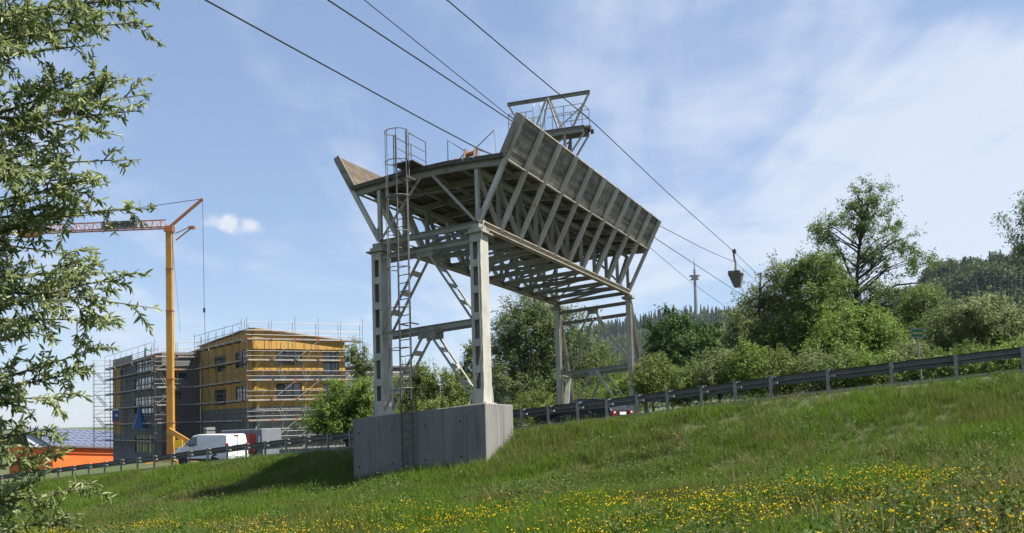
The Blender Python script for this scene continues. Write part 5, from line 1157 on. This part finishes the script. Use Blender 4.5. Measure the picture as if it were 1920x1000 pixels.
x, y, s = map(np.concatenate, (XS, YS, SS)); k = ~inplinth(x, y); x, y, s = x[k], y[k], s[k]
hn = vnoise(x+200, y+200, 1.7, 3); s = s*(0.65+0.75*hn)*rng.uniform(0.75, 1.25, len(x))
D_, _, _ = road_coords(x, y); s = s*(0.38+0.62*sstep(0.3, 1.8, D_))
P_ = np.stack([x, y, ground(x, y)], 1); rot = np.stack([rng.normal(0, 0.12, len(x)), rng.normal(0, 0.12, len(x)), rng.uniform(0, 6.28, len(x))], 1)
scatter('meadow_grass', P_, rot, s, gp, 'green meadow grass over the bank and the foreground')
# broad-leaved herbs between the blades
def herb(seed):
    r = np.random.default_rng(seed); n_ = 26; a = r.uniform(0, 6.28, n_); q = 0.20*np.sqrt(r.uniform(size=n_)); C = np.stack([q*np.cos(a), q*np.sin(a), r.uniform(0.05, 0.30, n_)], 1); N = r.normal(size=(n_, 3))*0.5+np.array([0, 0, 1.0]); N /= np.linalg.norm(N, axis=1)[:, None]
    V, F_ = leaves_mesh(C, N, r.uniform(0.025, 0.07, n_), 0.5); return proto('herb', V, F_, M['herb'], r.uniform(0, 1, n_))
hp = [herb(90+s_) for s_ in range(4)]
x, y, d = region(7, 48, 14); n5 = vnoise(x+150, y+350, 0.9, 51)*0.6+vnoise(x+150, y+350, 3.1, 52)*0.4; k = (n5 > 0.46) & ~inplinth(x, y) & (d > 0.5); x, y, n5 = x[k], y[k], n5[k]
scatter('meadow_herbs', np.stack([x, y, ground(x, y)], 1), np.stack([rng.normal(0, 0.2, len(x)), rng.normal(0, 0.2, len(x)), rng.uniform(0, 6.28, len(x))], 1), rng.uniform(0.7, 1.3, len(x))*(0.6+1.1*n5), hp, 'broad-leaved herbs growing between the grass blades')
# dry stalks
dp = [proto('dry_tuft', *(lambda c: (c[0], c[1], M['drygrass'], c[2]))(clump(12, 0.14, 0.25, 0.55, 0.008, 0.55, 40+s_, None))) for s_ in range(3)]
x, y, d = region(7, 46, 10); n3 = vnoise(x+300, y+300, 2.6, 9); k = (n3 > 0.56) & ~inplinth(x, y) & (d > 0.8) & (rng.uniform(size=len(x)) < np.clip((n3-0.56)*5, 0, 1)); x, y = x[k], y[k]
scatter('dry_grass', np.stack([x, y, ground(x, y)], 1), np.stack([rng.normal(0, 0.3, len(x)), rng.normal(0, 0.3, len(x)), rng.uniform(0, 6.28, len(x))], 1), rng.uniform(0.7, 1.2, len(x)), dp, 'brown dry stalks in patches on the bank')
# buttercups
def buttercup(seed):
    r = np.random.default_rng(seed); V = []; F_ = []; T_ = []; mi = []
    for k in range(r.integers(2, 5)):
        a, q = r.uniform(0, 6.28), r.uniform(0, 0.13); x, y = q*math.cos(a), q*math.sin(a); h = r.uniform(0.22, 0.36); b_ = len(V); w = 0.003
        V += [(x-w, y, 0), (x+w, y, 0), (x+w, y, h), (x-w, y, h)]; F_ += [(b_, b_+1, b_+2, b_+3)]; T_ += [0.3]; mi += [0]
        b_ = len(V); R0 = r.uniform(0.008, 0.0135); tx_, ty_ = r.normal(0, 0.35), r.normal(0, 0.35); V += [(x, y, h-0.004)]
        for j in range(10):
            t = 2*math.pi*j/10; rr = R0*(1.0 if j % 2 == 0 else 0.82); px_, py_ = rr*math.cos(t), rr*math.sin(t); V += [(x+px_, y+py_, h+0.008+px_*tx_+py_*ty_)]
        F_ += [(b_, b_+1+j, b_+1+(j+1) % 10) for j in range(10)]; T_ += list(r.uniform(0, 1, 10)); mi += [1]*10
    o = proto('buttercup', V, F_, [M['grass'], M['petal']], T_); o.data.polygons.foreach_set('material_index', mi); return o
bp_ = [buttercup(70+s_) for s_ in range(4)]
x, y, d = region(7.5, 31, 36); n4 = vnoise(x+100, y+400, 1.5, 21)*0.6+vnoise(x+100, y+400, 4.5, 22)*0.5
foot = ground(x, y)-np.clip(-1.5+0.07*x-0.025*y, -5.2, 0.2)
k = (n4 > 0.40) & (d > 13.4+2.6*vnoise(x+40, y+80, 2.2, 77)+0.16*np.clip(x, 0, 8)) & (x > -13) & (rng.uniform(size=len(x)) < np.clip((n4-0.40)*4.2*(0.55+0.45*sstep(-3, 6, x)), 0, 1)); x, y = x[k], y[k]
scatter('buttercups', np.stack([x, y, ground(x, y)], 1), np.stack([rng.normal(0, 0.15, len(x)), rng.normal(0, 0.15, len(x)), rng.uniform(0, 6.28, len(x))], 1), rng.uniform(0.8, 1.2, len(x)), bp_, 'yellow buttercups scattered through the foreground meadow')
# ------------------------------------------------------------------ wooded hills and the far tower
def hill(name, ridge_px, Y, dep, zbase, nx_=80):
    """ridge given as picture points at distance Y, slope falling towards the viewer over dep metres"""
    px = np.array([q[0] for q in ridge_px], float); py = np.array([q[1] for q in ridge_px], float)
    xs = np.linspace(px[0], px[-1], nx_); ys = np.interp(xs, px, py); rows = np.linspace(0, 1, 16); V = []
    for j, f in enumerate(rows):
        for x, y in zip(xs, ys):
            r_ = at(x, y, Y); z = zbase+(r_[2]-zbase)*math.sin(min(f, 0.85)/0.85*math.pi/2)**1.2*(1 if f < 0.85 else 1-(f-0.85)*1.2)
            V.append((r_[0]*(1-(1-f)*dep/Y*0.6), Y-dep*(1-f/0.85), z+4*math.sin(x*0.031+f*9)*math.sin(f*math.pi)))
    ii_ = (np.arange(15)[:, None]*nx_+np.arange(nx_-1)[None]).ravel()
    o = quick_mesh(name, np.array(V), np.stack([ii_, ii_+1, ii_+nx_+1, ii_+nx_], 1), M['ground'], smooth=True); tag(o, kind='structure'); return np.array(V).reshape(16, nx_, 3)
def hill_sample(G, n, fmax=0.97):
    f = rng.uniform(0.02, fmax, n)**0.9*14.9; g = rng.uniform(0, G.shape[1]-1.01, n); i, j = f.astype(int), g.astype(int); a, b_ = (f-i)[:, None], (g-j)[:, None]
    return G[i, j]*(1-a)*(1-b_)+G[i+1, j]*a*(1-b_)+G[i, j+1]*(1-a)*b_+G[i+1, j+1]*a*b_
def far_broadleaf(seed, nl, leaf):
    global rng; keep = rng; rng = np.random.default_rng(seed)
    C, N, tn, cc = crown_points([(0,0,7.5,4.2,4.2,4.6),(1.8,0.5,6,3,3,3),(-1.5,-.8,6,3,3,3)], 60, nl/60, 0.95, 0.6); V, F_ = leaves_mesh(C, N, leaf*rng.uniform(0.7, 1.3, len(C)), 0.8); rng = keep
    return proto('far_broadleaf', V, F_, M['lf_hill'], tn)
def far_conifer(seed, nl, leaf):
    global rng; keep = rng; rng = np.random.default_rng(seed); z = rng.uniform(0, 1, nl)**0.8*16+1.5; rr = (17.8-z)/17.8*3.6*rng.uniform(0.35, 1.0, nl)*(0.8+0.2*np.sin(z*3)); t = rng.uniform(0, 6.28, nl)
    C = np.stack([rr*np.cos(t), rr*np.sin(t), z-rr*0.25], 1); N = np.stack([np.cos(t)*0.6, np.sin(t)*0.6, np.full(nl, 0.8)], 1)+rng.normal(size=(nl, 3))*0.3; N /= np.linalg.norm(N, axis=1)[:, None]
    V, F_ = leaves_mesh(C, N, leaf*rng.uniform(0.7, 1.3, nl), 0.6); tn = rng.uniform(0, 1, nl); rng = keep
    return proto('far_conifer', V, F_, M['lf_conifer'], tn)
pb = [far_broadleaf(s_, 900, 0.95) for s_ in (1, 2, 3)]; pc = [far_conifer(s_, 700, 1.1) for s_ in (5, 6)]
G1 = hill('hill', [(1500,680),(1600,640),(1700,600),(1750,572),(1775,540),(1805,530),(1840,536),(1880,530),(1930,534),(2050,520),(2250,530)], 620, 330, -4)
P_ = hill_sample(G1, 2600); isb = vnoise(P_[:, 0]+500, P_[:, 1]+500, 38, 31) > 0.40
for nm, kk, pp, lb in (('hill_broadleaf_wood', isb, pb, 'broadleaf wood on the near hill at right'), ('hill_conifer_wood', ~isb, pc, 'dark conifers on the near hill at right')):
    q = P_[kk]; scatter(nm, q, np.stack([np.zeros(len(q)), np.zeros(len(q)), rng.uniform(0, 6.28, len(q))], 1), rng.uniform(0.7, 1.25, len(q))*(0.62 if 'conifer' in nm else 1.0), pp, lb)
G2 = hill('hill', [(880,780),(950,730),(1040,665),(1120,640),(1190,622),(1250,616),(1310,612),(1370,608),(1440,612),(1600,590),(1900,560),(2300,560)], 1700, 900, -4)
P_ = hill_sample(G2, 5200); isb = vnoise(P_[:, 0]+900, P_[:, 1]+500, 110, 33) > 0.60
for nm, kk, pp, lb in (('far_broadleaf_wood', isb, pb, 'broadleaf wood on the far ridge'), ('far_conifer_wood', ~isb, pc, 'conifer wood on the far ridge below the tower')):
    q = P_[kk]; scatter(nm, q, np.stack([np.zeros(len(q)), np.zeros(len(q)), rng.uniform(0, 6.28, len(q))], 1), rng.uniform(0.9, 1.5, len(q)), pp, lb)
# transmitter tower on the far ridge
Yt = 1690.0; kx = Yt/FPX; tb_ = at(1306, 606, Yt); tv = thing('transmitter_tower', tb_, 'slim grey transmitter tower with round platforms on the far ridge', 'tower')
def tz(y): return at(1303, y, Yt)[2]
tx0 = np.array([tb_[0], tb_[1], 0])
MB().tube([tx0+bz*(tb_[2]-8), tx0+bz*tz(530), tx0+bz*tz(516)], [3.9*kx, 2.5*kx, 2.4*kx], 14).build('shaft', M['concrete_far'], tv)
for y, r, hh in ((524, 8.2, 1.2), (517.5, 10.2, 1.0), (521, 6.0, 3.0)): MB().cyl(tx0+bz*(tz(y)-hh*kx), tx0+bz*(tz(y)+hh*kx), r*kx, 24).build('platform', M['concrete_far'], tv)
for y, r, hh in ((511, 3.6, 0.5), (507, 3.3, 0.5)): MB().cyl(tx0+bz*(tz(y)-hh*kx), tx0+bz*(tz(y)+hh*kx), r*kx, 18).build('antenna_ring', M['concrete_far'], tv)
MB().tube([tx0+bz*tz(516), tx0+bz*tz(500), tx0+bz*tz(492), tx0+bz*tz(482)], [1.6*kx, 1.2*kx, 0.6*kx, 0.25*kx], 8).build('antenna_mast', M['concrete_far'], tv)
# ------------------------------------------------------------------ summer haze
hzm = bpy.data.materials.new('haze_air'); hzm.use_nodes = True; ht_ = hzm.node_tree; ht_.nodes.remove(ht_.nodes['Principled BSDF'])
pv_ = ht_.nodes.new('ShaderNodeVolumePrincipled'); pv_.inputs['Color'].default_value = (0.72, 0.84, 1.0, 1); pv_.inputs['Density'].default_value = 0.00005; pv_.inputs['Anisotropy'].default_value = 0.2
ht_.links.new(pv_.outputs[0], ht_.nodes['Material Output'].inputs['Volume'])
_ext = max(abs(gx_[0]), abs(gx_[-1]), abs(gy_[0]), abs(gy_[-1]))+60
hz_o = MB().box(-_ext, _ext, -_ext, _ext, -11.0, 330.0).build('haze', hzm); tag(hz_o, kind='stuff')
